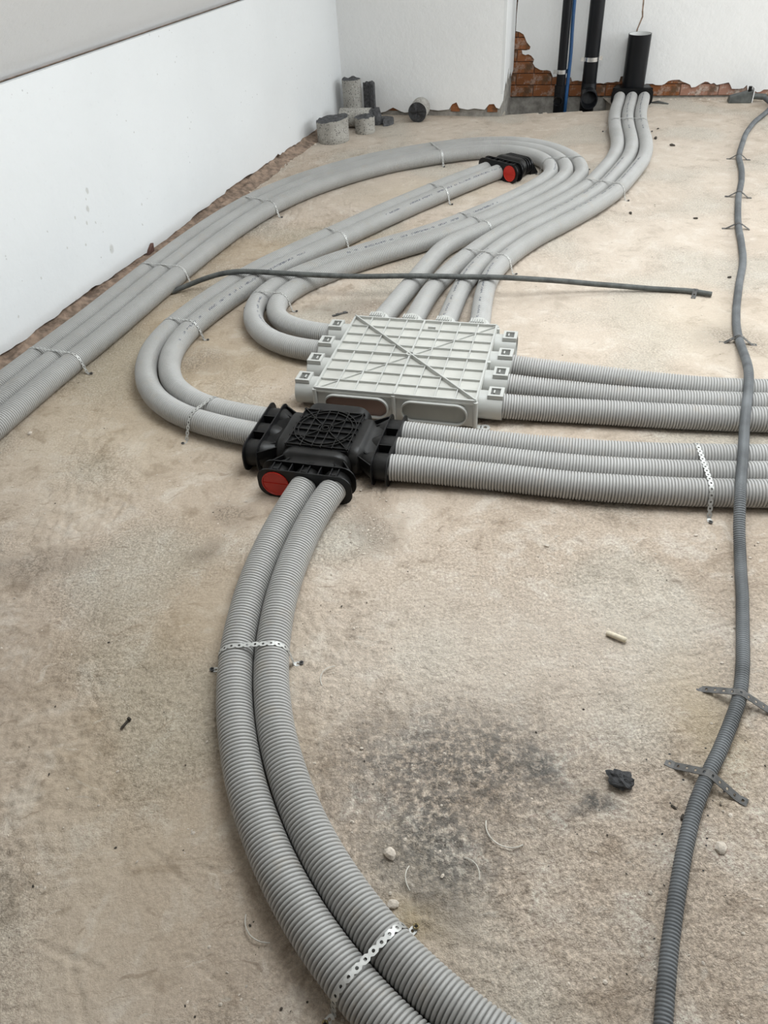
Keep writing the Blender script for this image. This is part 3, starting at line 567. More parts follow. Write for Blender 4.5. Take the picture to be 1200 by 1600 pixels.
# back wall, left of the recess
BM = wall_frame('b', K1, B1); BL = (B1 - K1).length
wb = MB().box(-.25, BL - .012, .02, .30, -.14, 2.2).build('wall_back', M['rawconcrete']); wb.matrix_world = BM
tag(wb, 'grey-white plastered back wall with crumbled lower edge', None, None, 'structure')
be = [(0, .012), (.12, .018), (.25, .008), (.294, .016), (.317, .028), (.349, .042), (.406, .018), (.43, .012), (.52, .022), (.605, .034), (.66, .028), (.731, .036), (.753, .067), (.782, .079), (.80, .045), (.86, .036), (.90, .044), (.97, .038), (.998, .070), (1.03, .072), (1.045, .05), (1.066, .045), (1.085, .09), (BL, .13)]
panel('plaster', [(-.08, .012)] + [(s, z) for s, z in be] + [(BL, 2.2), (-.08, 2.2)], 0, .022, M['plaster'], wb)
for s0, s1, z1 in ((.742, .80, .085), (.985, 1.05, .082), (.30, .40, .046)):
    MB().box(s0, s1, .012, .06, .022, z1).build('brick', M['brick'], wb)

# reveal of the recess
VM = wall_frame('v', B1, R0); VL = (R0 - B1).length
wv = MB().box(0.03, VL + .2, .012, .25, -.14, 2.2).build('wall_reveal', M['rawconcrete']); wv.matrix_world = VM
tag(wv, 'narrow white reveal of the pipe recess with broken foot', None, None, 'structure')
ve = [(0, .13), (.05, .15), (.08, .19), (.12, .16), (.16, .20), (.2, .24), (.24, .17), (.30, .20), (.36, .16), (VL, .18)]
panel('plaster', ve + [(VL, 2.2), (0, 2.2)], 0, .018, M['reveal'], wv)

# recessed far wall: raw concrete foot, brick, broken plaster
RM = wall_frame('r', R0, R1); RL = 3.9
wr = MB().box(-.3, RL, .026, .3, -.2, 2.2).build('wall_far', M['rawconcrete']); wr.matrix_world = RM
tag(wr, 'recessed far wall with bare orange brick below torn plaster', None, None, 'structure')
re_ = [(.012, .62), (.004, .50), (.004, .41), (.03, .40), (.055, .389), (.079, .341), (.106, .319), (.10, .30), (.05, .290), (.055, .272), (.114, .266), (.135, .24), (.128, .221), (.145, .20), (.162, .183), (.20, .178), (.249, .166), (.268, .136), (.302, .135), (.388, .127), (.398, .104), (.473, .111), (.52, .10), (.584, .094), (.65, .10), (.705, .101), (.711, .135), (.728, .135), (.737, .101), (.80, .09), (.883, .086), (.902, .089), (.998, .081), (1.018, .106), (1.088, .106), (1.131, .093), (1.16, .08), (1.17, .061), (1.22, .08), (1.25, .095), (1.325, .082), (1.396, .088), (1.412, .075), (1.424, .05), (1.494, .059), (1.512, .08), (1.524, .043), (1.584, .036), (1.639, .048), (1.75, .06), (1.9, .05), (2.4, .06), (RL, .05)]
rough_e = []
for i in range(len(re_) - 1):
    (s0, z0), (s1, z1) = re_[i], re_[i + 1]
    n = max(1, int(math.hypot(s1 - s0, z1 - z0) / .018))
    for j in range(n):
        t = j / n; rough_e.append((s0 + (s1 - s0) * t, z0 + (z1 - z0) * t + r.uniform(-.005, .005)))
panel('plaster', rough_e + [re_[-1], (RL, 2.2), (.014, 2.2)], 0, .03, M['plaster'], wr)
bm_ = MB().box(0, .238, 0, .1, 0, .0675)
bp_ = MB().box(0, .238, 0, .1, 0, .0675)
first = None; pale = None
for c in range(10):
    z = .014 + c * .071
    s = -.1 - (.12 if c % 2 else 0)
    lim = 2.0 if c < 2 else (.34 if c < 4 else .2)
    while s < lim:
        if s > 1.05:
            if pale is None:
                pale = bp_.build('brick', M['brickpale'], wr, bevel=.004); b = pale
            else:
                b = pale.copy(); link(b, wr)
        elif first is None:
            first = bm_.build('brick', M['brick'], wr, bevel=.004); b = first
        else:
            b = first.copy(); link(b, wr)
        b.location = (s, .010 + r.uniform(-.002, .004), z)
        s += .241
# pale chips of plaster left hanging on the brick, and a ragged crack in the plaster
k = MB()
for (s, z), (s2, z2) in zip([(.787, .62), (.792, .50), (.797, .47), (.776, .404)], [(.792, .50), (.797, .47), (.776, .404), (.772, .375)]):
    k.add([(s - .005, -.0012, z), (s + .005, -.0012, z), (s2 + .004, -.0012, z2), (s2 - .004, -.0012, z2), (s - .005, .004, z), (s + .005, .004, z), (s2 + .004, .004, z2), (s2 - .004, .004, z2)],
          [(0, 1, 2, 3), (4, 7, 6, 5), (0, 4, 5, 1), (1, 5, 6, 2), (2, 6, 7, 3), (3, 7, 4, 0)])
k.build('crack', M['mortar'], wr)

# walls behind and beside the photographer, with the windows the daylight comes through
k = MB(); k.box(4.7, 4.95, -3, .1, -.2, 2.3); k.box(4.7, 4.95, 2.5, 3.1, -.2, 2.3); k.box(4.7, 4.95, 5.5, 7, -.2, 2.3)
k.box(4.7, 4.95, .1, 2.5, -.2, .25); k.box(4.7, 4.95, 3.1, 5.5, -.2, .25)
tag(k.build('wall_right', M['plaster']), 'right wall with two tall windows', None, None, 'structure')
for i, (y0, y1) in enumerate(((.1, 2.5), (3.1, 5.5))):
    k = MB()
    for a, b in ((y0, y0 + .06), ((y0 + y1) / 2 - .03, (y0 + y1) / 2 + .03), (y1 - .06, y1)): k.box(4.8, 4.86, a, b, .25, 2.12)
    k.box(4.8, 4.86, y0, y1, .25, .31); k.box(4.8, 4.86, y0, y1, 2.06, 2.12)
    tag(k.build('window_%d' % (i + 1), M['frame']), 'white two-leaf window frame', None, None, 'structure')
k = MB(); k.box(-4.2, 5, -3.1, -2.9, -.2, 2.3)
tag(k.build('wall_front', M['rawconcrete']), 'bare concrete wall behind the photographer', None, None, 'structure')

# ------------------------------------------------------------------ grey distribution box
BOX_C, BOX_A, BW, BD = (.1193, 2.2233), math.radians(-16.3), .498, .482
box = thing('distribution_box', 'large light grey ribbed distribution box on the floor, ducts on three sides', 'duct box', (*BOX_C, 0), BOX_A)
k = MB(); k.box(-BW / 2, BW / 2, -BD / 2, BD / 2, .004, .086)
k.build('body', M['box'], box, bevel=.002)
k = MB(); k.box(-BW / 2 - .004, BW / 2 + .004, -BD / 2 - .004, BD / 2 + .004, .083, .090)
k.build('lid', M['boxdust'], box, bevel=.0015)
for a, b in (((-BW / 2, -BD / 2), (BW / 2, -BD / 2)), ((-BW / 2, BD / 2), (BW / 2, BD / 2)), ((-BW / 2, -BD / 2), (-BW / 2, BD / 2)), ((BW / 2, -BD / 2), (BW / 2, BD / 2))):
    MB().bar(a, b, .006, .089, .1).build('rim', M['box'], box)
for i in range(1, 8):
    x = -BW / 2 + BW * i / 8; y = -BD / 2 + BD * i / 8
    w = .0055 if i == 4 else .0034; h = .1015 if i == 4 else .0985
    MB().bar((x, -BD / 2), (x, BD / 2), w, .089, h).build('rib', M['box'], box, bevel=.0008)
    MB().bar((-BW / 2, y), (BW / 2, y), w, .089, h - .0008).build('rib', M['box'], box, bevel=.0008)
for s in (1, -1):
    o = MB().bar((-BW / 2, -s * BD / 2), (BW / 2, s * BD / 2), .0022 if s == 1 else .0045, .089, .0955 if s == 1 else .104).build('rib', M['box'], box, bevel=.0008)
    o['label'] = 'diagonal stiffening rib of the lid'
k = MB(); ring_z(k, .013, .009, .089, .1035, 0, 0, 20); k.build('hub', M['box'], box)
k = MB(); k.bar((.02, BD / 2 - .04), (.045, BD / 2 - .04), .010, .089, .099); k.build('lug', M['box'], box)
for x, y in ((-1, -1), (1, -1), (-1, 1), (1, 1), (0, -1)):
    rr = .007
    c = [(x * (BW / 2 + (.001 if x else 0)) + a, y * (BD / 2 + .001) + b) for a, b in circle(rr, 14)]
    MB().loft([[(*p, .0) for p in c], [(*p, .093) for p in c]]).build('post', M['box'], box, 40)
for x in (.28, -.28):   # foot lugs with a screw hole
    k = MB(); ring_z(k, .015, .006, .0005, .005, x, -BD / 2 + .005, 18); k.bar((x - math.copysign(.035, x), -BD / 2 + .005), (x - math.copysign(.012, x), -BD / 2 + .005), .02, .0005, .005)
    k.build('foot_lug', M['box'], box)
def front_flange(xc, m, label):
    o_ = rrect(.205, .072, .0355, 8); i_ = rrect(.196, .063, .0313, 8)
    def at(ol, y): return [(xc + a, y, .047 + b) for a, b in ol]
    y0 = -BD / 2 + .002; y1 = -BD / 2 - .014
    k = MB(); k.loft([at(o_, y0), at(o_, y1), at(i_, y1), at(i_, y0)], False, False)
    f = k.build('oval_flange', M['box'], box, 40)
    p = MB().loft([at(i_, -BD / 2 - .001), at(i_, -BD / 2 - .003)]).build('blank_panel', m, f)
    p['label'] = label
front_flange(-.118, M['brown'], 'brown blank inside the left oval flange')
front_flange(.125, M['recess'], 'grey blank inside the right oval flange')

def make_port(open_end):
    """socket along +X from the box side, in its own frame"""
    k = MB(); tube_x(k, .0432, .0385, -.004, .076, 0, .0495, 28)
    k.loft([alongx(circle(.0395, 28), .003, .0495), alongx(circle(.0395, 28), .006, .0495)])
    return k
port_mb = make_port(True)
clip_mb = MB()
for b in ((.030, .076, -.026, -.018), (.030, .076, .018, .026), (.030, .038, -.018, .018), (.066, .076, -.018, .018), (.046, .050, -.008, .008)):
    clip_mb.box(b[0], b[1], b[2], b[3], .086, .0985)
clip_hole = MB().box(.036, .068, -.02, .02, .082, .0935)
proto = None
def port(x, y, rz, small=False):
    global proto
    if proto is None:
        p = port_mb.build('port', M['box'], box, 40); c = clip_mb.build('clip', M['box'], p); h = clip_hole.build('clip_slot', M['slot'], p)
        proto = (p, c, h)
    else:
        p = proto[0].copy(); link(p, box)
        for s in proto[1:]:
            q = s.copy(); link(q, p)
    p.location = (x, y, 0); p.rotation_euler = (0, 0, rz)
    return p
for t in (-.18, -.06, .06, .18):
    port(-BW / 2, t, math.pi); port(BW / 2, t, 0.0)
proto_side = proto
# rear sockets carry a ribbed snap ring instead of the flat clip
snap_mb = MB()
for i in range(6):
    snap_mb.box(.012, .040, -.022 + i * .0082, -.018 + i * .0082, .088, .1)
snap_mb.box(.010, .044, -.026, .026, .084, .094)
first = None
for t in (-.18, -.06, .06, .18):
    if first is None:
        first = MB(); tube_x(first, .0432, .0385, -.004, .06, 0, .0495, 28); first = first.build('port', M['box'], box, 40); p = first
        sn = snap_mb.build('snap_clip', M['box'], p)
    else:
        p = first.copy(); link(p, box); q = sn.copy(); link(q, p)
    p.location = (t, BD / 2, 0); p.rotation_euler = (0, 0, math.pi / 2)
for y in (.0, .225):
    MB().box(BW / 2, BW / 2 + .012, y - .006, y + .006, .045, .094).build('latch', M['box'], box)

# ------------------------------------------------------------------ black duct manifolds
PS = .0825
def connector(parent, rz, loc=(0, 0, 0), plugs=(), clips=False, stub=True, barrels=True, xoff=0.0):
    """three-way flat connector along local +X: neck > plates, barrels, webs, plugs"""
    z = .046; X = lambda x: x + xoff
    k = MB()
    ring = lambda w, h, x: alongx(rrect(w, h, min(h / 2 - .001, .042), 6), X(x), z)
    k.loft([ring(.176, .080, .080), ring(.196, .090, .090), ring(.203, .092, .096), ring(.203, .092, .116), ring(.196, .088, .121), ring(.186, .078, .124), ring(.170, .060, .134), ring(.225, .050, .160), ring(.225, .050, .166)])
    nk = k.build('connector', M['blackdust'], parent, 35); nk.location = loc; nk.rotation_euler = (0, 0, rz)
    for x in (.165, .2055):
        k = MB(); k.loft([alongx(rrect(.268, .0935, .036, 6), X(x), z + .0005), alongx(rrect(.268, .0935, .036, 6), X(x + .0035), z + .0005)])
        k.build('plate', M['black'], nk, 35)
    for i in (-1, 0, 1):
        k = MB(); k.loft([alongx(circle(.026, 24), X(.126), z, i * PS * .8), alongx(circle(.033, 24), X(.146), z, i * PS * .95), alongx(circle(.0385, 24), X(.160), z, i * PS), alongx(circle(.039, 24), X(.2056), z, i * PS)], False, False)
        k.build('barrel', M['blackdust'], nk, 40)
        if clips:
            k = MB(); k.box(X(.166), X(.206), i * PS - .011, i * PS - .008, .078, .0905); k.box(X(.166), X(.206), i * PS + .008, i * PS + .011, .078, .0905)
            k.box(X(.186), X(.196), i * PS - .008, i * PS + .008, .078, .0875); k.build('clip', M['black'], nk)
    for i in (-.5, .5):
        k = MB(); k.box(X(.168), X(.206), i * PS - .0016, i * PS + .0016, .012, .0905); k.build('web', M['black'], nk)
    # strengthening ridges over the neck
    for wa_, wb_ in ((.088, .124), (.060, .088)):
        for s in (-1, 1):
            k = MB(); k.bar((X(.120), s * wa_), (X(.167), s * wb_), .0034, .052, .078); k.build('ridge', M['black'], nk)
    for i in plugs:
        k = MB(); zc = .0465
        k.loft([alongx(circle(.039, 28), X(.2085), zc, i * PS), alongx(circle(.039, 28), X(.2125), zc, i * PS), alongx(circle(.0362, 28), X(.2125), zc, i * PS), alongx(circle(.0352, 28), X(.2105), zc, i * PS)])
        pg = k.build('plug', M['red'], nk, 40); pg['label'] = 'red blanking plug'
        k = MB(); k.box(X(.2103), X(.2123), i * PS - .0352, i * PS + .0352, zc - .0018, zc + .0018); k.build('plug_bar', M['red'], nk)
    return nk

MAN_C, MAN_A = (-.150, 1.835), math.radians(-16.8)
man = thing('duct_manifold', 'black ribbed manifold in the foreground with red plug at its front', 'duct manifold', (*MAN_C, 0), MAN_A)
k = MB(); k.box(-.091, .091, -.091, .091, .003, .088); k.build('body', M['black'], man, bevel=.003)
k = MB(); k.box(-.093, .093, -.093, .093, .086, .0915); k.build('lid', M['black'], man, bevel=.001)
LZ0, LZ1 = .091, .0985
for t in (-.088, -.046, -.013, .013, .046, .088):
    MB().bar((t, -.093), (t, .093), .0022, LZ0, LZ1).build('rib', M['blackdust'], man)
    MB().bar((-.093, t), (.093, t), .0022, LZ0, LZ1 - .0006).build('rib', M['blackdust'], man)
for sx in (1, -1):
    for sy in (1, -1):
        MB().bar((sx * .014, sy * .014), (sx * .091, sy * .091), .0022, LZ0, LZ1).build('rib', M['blackdust'], man)
for r0 in (.090, .079, .022, .010):
    k = MB(); ring_z(k, r0, r0 - .0022, LZ0, LZ1 + .0006, 0, 0, 48); k.build('rib_ring', M['blackdust'], man, 40)
connector(man, math.pi, plugs=())
connector(man, 0.0, plugs=())
fc = connector(man, -math.pi / 2, plugs=(-1,), clips=True)
fc['label'] = 'front connector with a red blanking plug'
k = MB(); rg = lambda w, h, y: [(a, y, .046 + b) for a, b in rrect(w, h, min(h / 2 - .001, .042), 6)]
k.loft([rg(.176, .08, .08), rg(.196, .090, .09), rg(.20, .092, .096), rg(.20, .092, .132), rg(.19, .084, .136)])
k.build('rear_collar', M['blackdust'], man, 35)

# small manifold far behind, at the end of the pair of ducts
sm_t = Vector((.7705, .6374)); sm_a = math.atan2(-sm_t.y, -sm_t.x)          # ports face back along the ducts
sm = thing('duct_manifold', 'small black manifold with one red plug inside the duct loop', 'duct manifold', (.7178 + .7705 * .205, 4.2013 + .6374 * .205, 0), sm_a)
sc_ = connector(sm, 0.0, plugs=(1,), clips=True)
k = MB()
for i, x in enumerate((.085, .060, .035, .010)):
    pass
ring = lambda w, h, x: alongx(rrect(w, h, min(h / 2 - .001, .042), 6), x, .046)
k.loft([ring(.180, .076, .09), ring(.180, .076, .081), ring(.196, .086, .079), ring(.196, .086, .074), ring(.18, .076, .072), ring(.18, .076, .063), ring(.194, .084, .061), ring(.194, .084, .056), ring(.176, .074, .054), ring(.176, .074, .045), ring(.188, .082, .043), ring(.188, .082, .036)])
k.build('sleeve', M['black'], sm, 35)
k = MB(); k.loft([[(.038, -.085, .002), (.038, .085, .002), (.038, .085, .075), (.038, -.085, .075)], [(.0, -.10, .001), (.0, .10, .001), (.0, .10, .010), (.0, -.10, .010)]])
k.build('foot', M['black'], sm)

# ------------------------------------------------------------------ grey corrugated ducts
PROF6 = [(0, 0), (.075, .02), (.125, .74), (.27, .97), (.5, 1), (.73, .97), (.875, .74), (.925, .02)]
PROF5 = [(0, 0), (.13, .76), (.30, 1), (.70, 1), (.87, .76)]
DL = [
 'grey corrugated duct running closest to the white knee wall, outermost in the loop',
 'middle grey corrugated duct of the three laid along the knee wall',
 'innermost grey corrugated duct of the loop, the one farthest from the knee wall',
 'left grey duct of the three rising into the black wall adapter',
 'middle grey duct of the three rising into the black wall adapter',
 'right grey duct of the three rising into the black wall adapter, outside of the bend',
 'outer duct of the bent pair between the small and the large black manifold',
 'inner duct of the bent pair between the small and the large black manifold',
 'left of the two large grey ducts curving through the foreground from the red-plugged connector',
 'right of the two large grey ducts curving through the foreground from the black manifold',
 'rear grey duct of the three leaving the black manifold to the right',
 'middle grey duct of the three leaving the black manifold to the right',
 'front grey duct of the three leaving the black manifold to the right',
 'rear grey duct of the three leaving the light grey box to the right',
 'middle grey duct of the three leaving the light grey box to the right',
 'front grey duct of the three leaving the light grey box to the right']
DM = ['duct', 'duct', 'duct_print', 'duct', 'duct_print2', 'duct_print2', 'duct', 'duct_print', 'duct', 'duct', 'duct', 'duct', 'duct', 'duct', 'duct', 'duct_print']
DR = .0375
for i, path in enumerate(DUCTS):
    near = 8 <= i <= 15
    o = corrugated('corrugated_duct', path, DR, .0075 if near else .0066, .0081, 28 if near else (18 if 3 <= i <= 5 else 20), PROF6 if near else PROF5, M[DM[i]])
    tag(o, DL[i], 'duct', 'grey corrugated ventilation ducts')
FINE = [resample(p, .01)[0] for p in DUCTS]
CA, _ = resample(CONDUIT_A, .01); CB, _ = resample(CONDUIT_B, .01)
PROFC = [(0, 0), (.2, .8), (.5, 1), (.8, .8)]
o = corrugated('conduit', CONDUIT_A, .0105, .0016, .0045, 12, PROFC, M['conduit_dark'])
tag(o, 'thin dirty conduit lying across the tops of the grey ducts', 'conduit', 'dark electrical conduits')
o = corrugated('conduit', CONDUIT_B, .0142, .0024, .0060, 16, PROFC, M['conduit'])
tag(o, 'long dark grey conduit running down the right side of the floor', 'conduit', 'dark electrical conduits')

# ------------------------------------------------------------------ perforated straps
def ribbon(name, path, nrm_up, width, pitch, waist, m, hole=.0029, thick=.0009, parent=None):
    """perforated band along a 3-D path lying in one vertical plane"""
    P, s = resample_lin(path, .0015)
    L = s[-1]; n = max(2, int(L / pitch)); pt = L / n
    side = nrm_up
    t = np.gradient(P, axis=0); t /= np.linalg.norm(t, axis=1)[:, None]
    nr = np.cross(side[None], t)
    nr[nr[:, 2] < -1e-6] *= 1
    def at(u, v, h):
        p = np.array([np.interp(u, s, P[:, j]) for j in range(3)]); q = np.array([np.interp(u, s, nr[:, j]) for j in range(3)])
        return p + side * v + q * h
    k = MB(); w = width / 2
    out = [(-.5, -waist), (-.25, -1), (0, -1), (.25, -1), (.5, -waist), (.5, waist), (.25, 1), (0, 1), (.25 * -1, 1), (-.5, waist)]
    hol = [(math.cos(a), math.sin(a)) for a in [math.atan2(y * w, x * pt) for x, y in out]]
    for i in range(n):
        c = (i + .5) * pt
        vs = []
        for h in (0.0, thick):
            vs += [at(c + x * pt, y * w, h) for x, y in out]
            vs += [at(c + a * hole, b * hole, h) for a, b in hol]
        m_ = len(out); fs = []
        for j in range(m_):
            j2 = (j + 1) % m_
            fs.append((2 * m_ + j, 2 * m_ + j2, 3 * m_ + j2, 3 * m_ + j))
            fs.append((j2, j, m_ + j, m_ + j2))
            fs.append((j, j2, 2 * m_ + j2, 2 * m_ + j))
            fs.append((m_ + j2, m_ + j, 3 * m_ + j, 3 * m_ + j2))
        k.add(vs, fs)
    return k.build(name, m, parent)

def resample_lin(P, ds):
    P = np.array(P, float); s = np.r_[0, np.cumsum(np.linalg.norm(np.diff(P, axis=0), axis=1))]
    q = np.linspace(0, s[-1], max(8, int(s[-1] / ds)))
    return np.array([np.interp(q, s, P[:, j]) for j in range(3)]).T, q

def over(lines, radii, at, ext=(.03, .03), skew=0.0, lift=.0012):
    """upper hull of the tubes crossed at a plan point, from floor anchor to floor anchor"""
    at = np.array(at)
    L0 = lines[len(lines) // 2]
    i0 = np.linalg.norm(L0[:, :2] - at, axis=1).argmin()
    c = L0[i0]; t = L0[min(i0 + 4, len(L0) - 1)] - L0[max(i0 - 4, 0)]; t[2] = 0; t /= np.linalg.norm(t)
    a = math.radians(skew); t = np.array([t[0] * math.cos(a) - t[1] * math.sin(a), t[0] * math.sin(a) + t[1] * math.cos(a), 0])
    u = np.array([t[1], -t[0], 0.0])
    pts = []
    us = []
    for L, rad in zip(lines, radii):
        near = L[np.linalg.norm(L[:, :2] - c[:2], axis=1) < .3]
        q = near[np.abs((near - c) @ t).argmin()]
        uu = float((q - c) @ u); us.append((uu, rad))
        for b in np.linspace(0, math.pi, 25): pts.append((uu + (rad + lift) * math.cos(b), q[2] + (rad + lift) * math.sin(b)))
    lo = min(x - rd for x, rd in us) - ext[0]; hi = max(x + rd for x, rd in us) + ext[1]
    pts += [(lo, .001), (hi, .001)]
    pts = sorted(set(pts)); up = []
    for p in pts:
        while len(up) >= 2 and (up[-1][0] - up[-2][0]) * (p[1] - up[-2][1]) - (up[-1][1] - up[-2][1]) * (p[0] - up[-2][0]) >= 0: up.pop()
        up.append(p)
    up = [(lo - .016, .001)] + up + [(hi + .016, .001)]
    path = [c * [1, 1, 0] + u * x + np.array([0, 0, z]) for x, z in up]
    # sag a little between the tubes
    return path, t, u

def screw(parent, p, m):
    k = MB()
    def c(r_, z): return [(p[0] + a, p[1] + b, z) for a, b in circle(r_, 14)]
    k.loft([c(.0038, .0005), c(.0052, .004), c(.0052, .0048), c(.004, .0054), c(.0018, .0044)])
    s_ = k.build('screw', m, parent, 40)
    k = MB(); k.box(p[0] - .0032, p[0] + .0032, p[1] - .0007, p[1] + .0007, .0046, .00575); k.box(p[0] - .0007, p[0] + .0007, p[1] - .0032, p[1] + .0032, .0046, .00575)
    k.build('screw_slot', M['dark'], s_)

ST = [
 ((9, 10), (-.302, 1.076), 'perforated zinc strap over the two foreground ducts, the one nearer the black manifold'),
 ((9, 10), (-.085, .44), 'perforated zinc strap over the two foreground ducts at the bottom of the picture'),
 ((11, 12, 13), (.84, 1.565), 'perforated strap across the three ducts right of the black manifold'),
 ((7, 8), (-.559, 2.005), 'perforated strap across the duct pair just left of the black manifold'),
 ((7, 8), (-.682, 2.639), 'perforated strap across the duct pair above its tight left bend'),
 ((1, 2, 3), (-1.08, 2.455), 'perforated strap across the three wall ducts at the left edge of the picture'),
 ((1, 2, 3), (-.828, 3.157), 'strap across the three wall ducts where the thin conduit slips under them'),
 ((1, 2, 3), (-.479, 3.90), 'strap across the three wall ducts where they start to leave the wall'),
 ((2, 3), (-.375, 2.825), 'strap across the two ducts on the bend left of the grey box'),
 ((7, 8), (-.098, 3.399), 'strap across the duct pair halfway to the small manifold'),
 ((7, 8), (.398, 3.910), 'strap across the duct pair nearest to the small manifold'),
 ((1, 2, 3), (.459, 4.501), 'strap across the far side of the loop, left of the small manifold'),
 ((1, 2, 3), (.522, 3.439), 'strap across the three returning loop ducts before they part'),
 ((4, 5, 6), (.511, 3.062), 'strap across the three fanning ducts behind the grey box'),
 ((1, 2, 3), (1.097, 4.249), 'thin strap across the right-hand turn of the loop'),
 ((4, 5, 6), (1.211, 3.808), 'strap across the three wall-adapter ducts beside the loop turn'),
 ((4, 5, 6), (1.597, 4.912), 'thin strap across the three ducts just below the black wall adapter')]
for i, (ids, at, lab) in enumerate(ST):
    ln = [FINE[j - 1] for j in ids]
    e_ = .024 if i in (2, 3) else (.006 if i < 2 else .012)
    path, t, u = over(ln, [DR] * len(ln), at, (e_, e_))
    o = ribbon('perforated_strap', path, t, .0125 if i < 6 else .0115, .0165, .52, M['zinc'])
    tag(o, lab, 'strap', 'perforated straps over the ducts')
    for e in (path[0], path[-1]):
        screw(o, e, M['brass'] if i == 1 else M['dullzinc'])
CS = [
 ((.687, .903), 'wide dark perforated strap over the right conduit, upper of the two in the foreground', .055),
 ((.559, .734), 'wide dark perforated strap over the right conduit, nearest to the camera', .045),
 ((1.245, 2.323), 'strap over the right conduit just behind the ducts', .03),
 ((1.637, 3.318), 'strap over the right conduit, fourth from the camera', .035),
 ((1.794, 3.709), 'strap over the right conduit, fifth from the camera', .03),
 ((2.016, 4.260), 'strap over the right conduit, nearest to the far wall', .03)]
for at, lab, ext in CS:
    path, t, u = over([CB], [.0142], at, (ext, ext))
    o = ribbon('conduit_strap', path, t, .0165, .0155, .95, M['dullzinc'], .0032, .0014)
    tag(o, lab, 'strap', 'straps over the conduits')
path, t, u = over([CA], [.0105], (1.232, 2.712), (.012, .012))
tag(ribbon('conduit_strap', path, t, .0165, .0155, .95, M['dullzinc'], .0032, .0014), 'short strap at the right end of the thin crossing conduit', 'strap', 'straps over the conduits')

# ------------------------------------------------------------------ black wall adapter with stub pipe
va, vu, vn = Vector((1.80, 5.51)), Vector((.961, -.277)), Vector((-.277, -.961))
wa = thing('wall_adapter', 'black three-way adapter at the wall with an open stub pipe, white inside', 'duct adapter', (va.x - vn.x * .085, va.y - vn.y * .085, 0), math.atan2(vn.y, vn.x))
k = MB(); k.loft([alongx(rrect(.262, .098, .03, 5), .088, .05), alongx(rrect(.262, .098, .03, 5), .092, .05)]); k.build('plate', M['black'], wa, 35)
k = MB(); k.loft([alongx(rrect(.25, .085, .03, 5), -.075, .045), alongx(rrect(.25, .085, .03, 5), .089, .045)]); k.build('body', M['black'], wa, 35)
k = MB(); k.bar((.07, -.125), (.07, .125), .006, .085, .1); k.build('rib', M['black'], wa)
def zring(r_, z, n=32): return [(a, b, z) for a, b in circle(r_, n)]
k = MB(); k.loft([zring(.071, .086), zring(.071, .392), zring(.067, .392)], False, False); k.build('stub_pipe', M['pipe'], wa, 40)
k = MB(); k.loft([zring(.0672, .392), zring(.0672, .09)], False, True); k.build('pipe_lining', M['white'], wa, 40)

# ------------------------------------------------------------------ pipes in the recess
p1 = thing('soil_pipe', 'narrow black pipe beside the blue hose in the recess', 'pipe', (1.345, 5.60, -.14))
def vpipe(mb, r_, z0, z1, n=28): mb.loft([zring(r_, z0, n), zring(r_, z1, n)], False, True)
k = MB(); vpipe(k, .029, 0, 2.1); k.build('tube', M['pipe'], p1, 40)
k = MB(); vpipe(k, .036, 0, .27); k.build('socket', M['pipe'], p1, 40)
k = MB(); k.loft([[(a - .012, -.02, .185 + b) for a, b in circle(.03, 20)], [(a - .022, -.058, .185 + b) for a, b in circle(.03, 20)], [(a - .022, -.058, .185 + b) for a, b in circle(.025, 20)], [(a - .016, -.03, .185 + b) for a, b in circle(.025, 20)]]); k.build('branch', M['pipe'], p1, 40)
def clamp(parent, r_, z, s):
    k = MB(); ring_z(k, r_ + .0025, r_, z, z + .024); cl = k.build('clamp', M['chrome'], parent, 40)
    for x in (-1, 1):
        MB().box(x * (r_ + .012) - .012, x * (r_ + .012) + .012, -.003, .003, z, z + .024).build('clamp_ear', M['chrome'], cl)
    return cl
clamp(p1, .0292, .335, 1)
hp, _ = resample([(1.384, 5.585, -.14), (1.386, 5.585, .1), (1.390, 5.585, .3), (1.385, 5.59, .5), (1.386, 5.595, .8), (1.388, 5.6, 1.96)], .05)
t0 = MB(); t0.loft([[(p[0] + a, p[1] + b, p[2]) for a, b in circle(.0115, 14)] for p in hp]); tag(t0.build('water_hose', M['blue'], None, 50), 'thin blue water hose running up beside the narrow black pipe', 'hose')
p2 = thing('soil_pipe', 'thick black drain pipe with an open elbow at its foot in the recess', 'pipe', (1.535, 5.61, -.14))
k = MB(); vpipe(k, .046, .05, 2.1); k.build('tube', M['pipe'], p2, 40)
k = MB(); ring = lambda c, r_, tilt: [(c[0] + a, c[1] + b * math.sin(tilt), c[2] + b * math.cos(tilt)) for a, b in circle(r_, 28)]
k.loft([ring((0, .0, .27), .048, math.pi / 2), ring((-.002, -.012, .24), .049, 1.15), ring((-.006, -.035, .215), .050, .75), ring((-.010, -.06, .203), .052, .30), ring((-.012, -.075, .200), .056, .22), ring((-.016, -.108, .190), .056, .22), ring((-.016, -.108, .190), .050, .22), ring((-.010, -.06, .203), .046, .30)], True, True)
k.build('elbow', M['pipe'], p2, 40)
k = MB(); vpipe(k, .045, 0, .17); k.build('foot', M['pipe'], p2, 40)
clamp(p2, .0462, .395, 1)

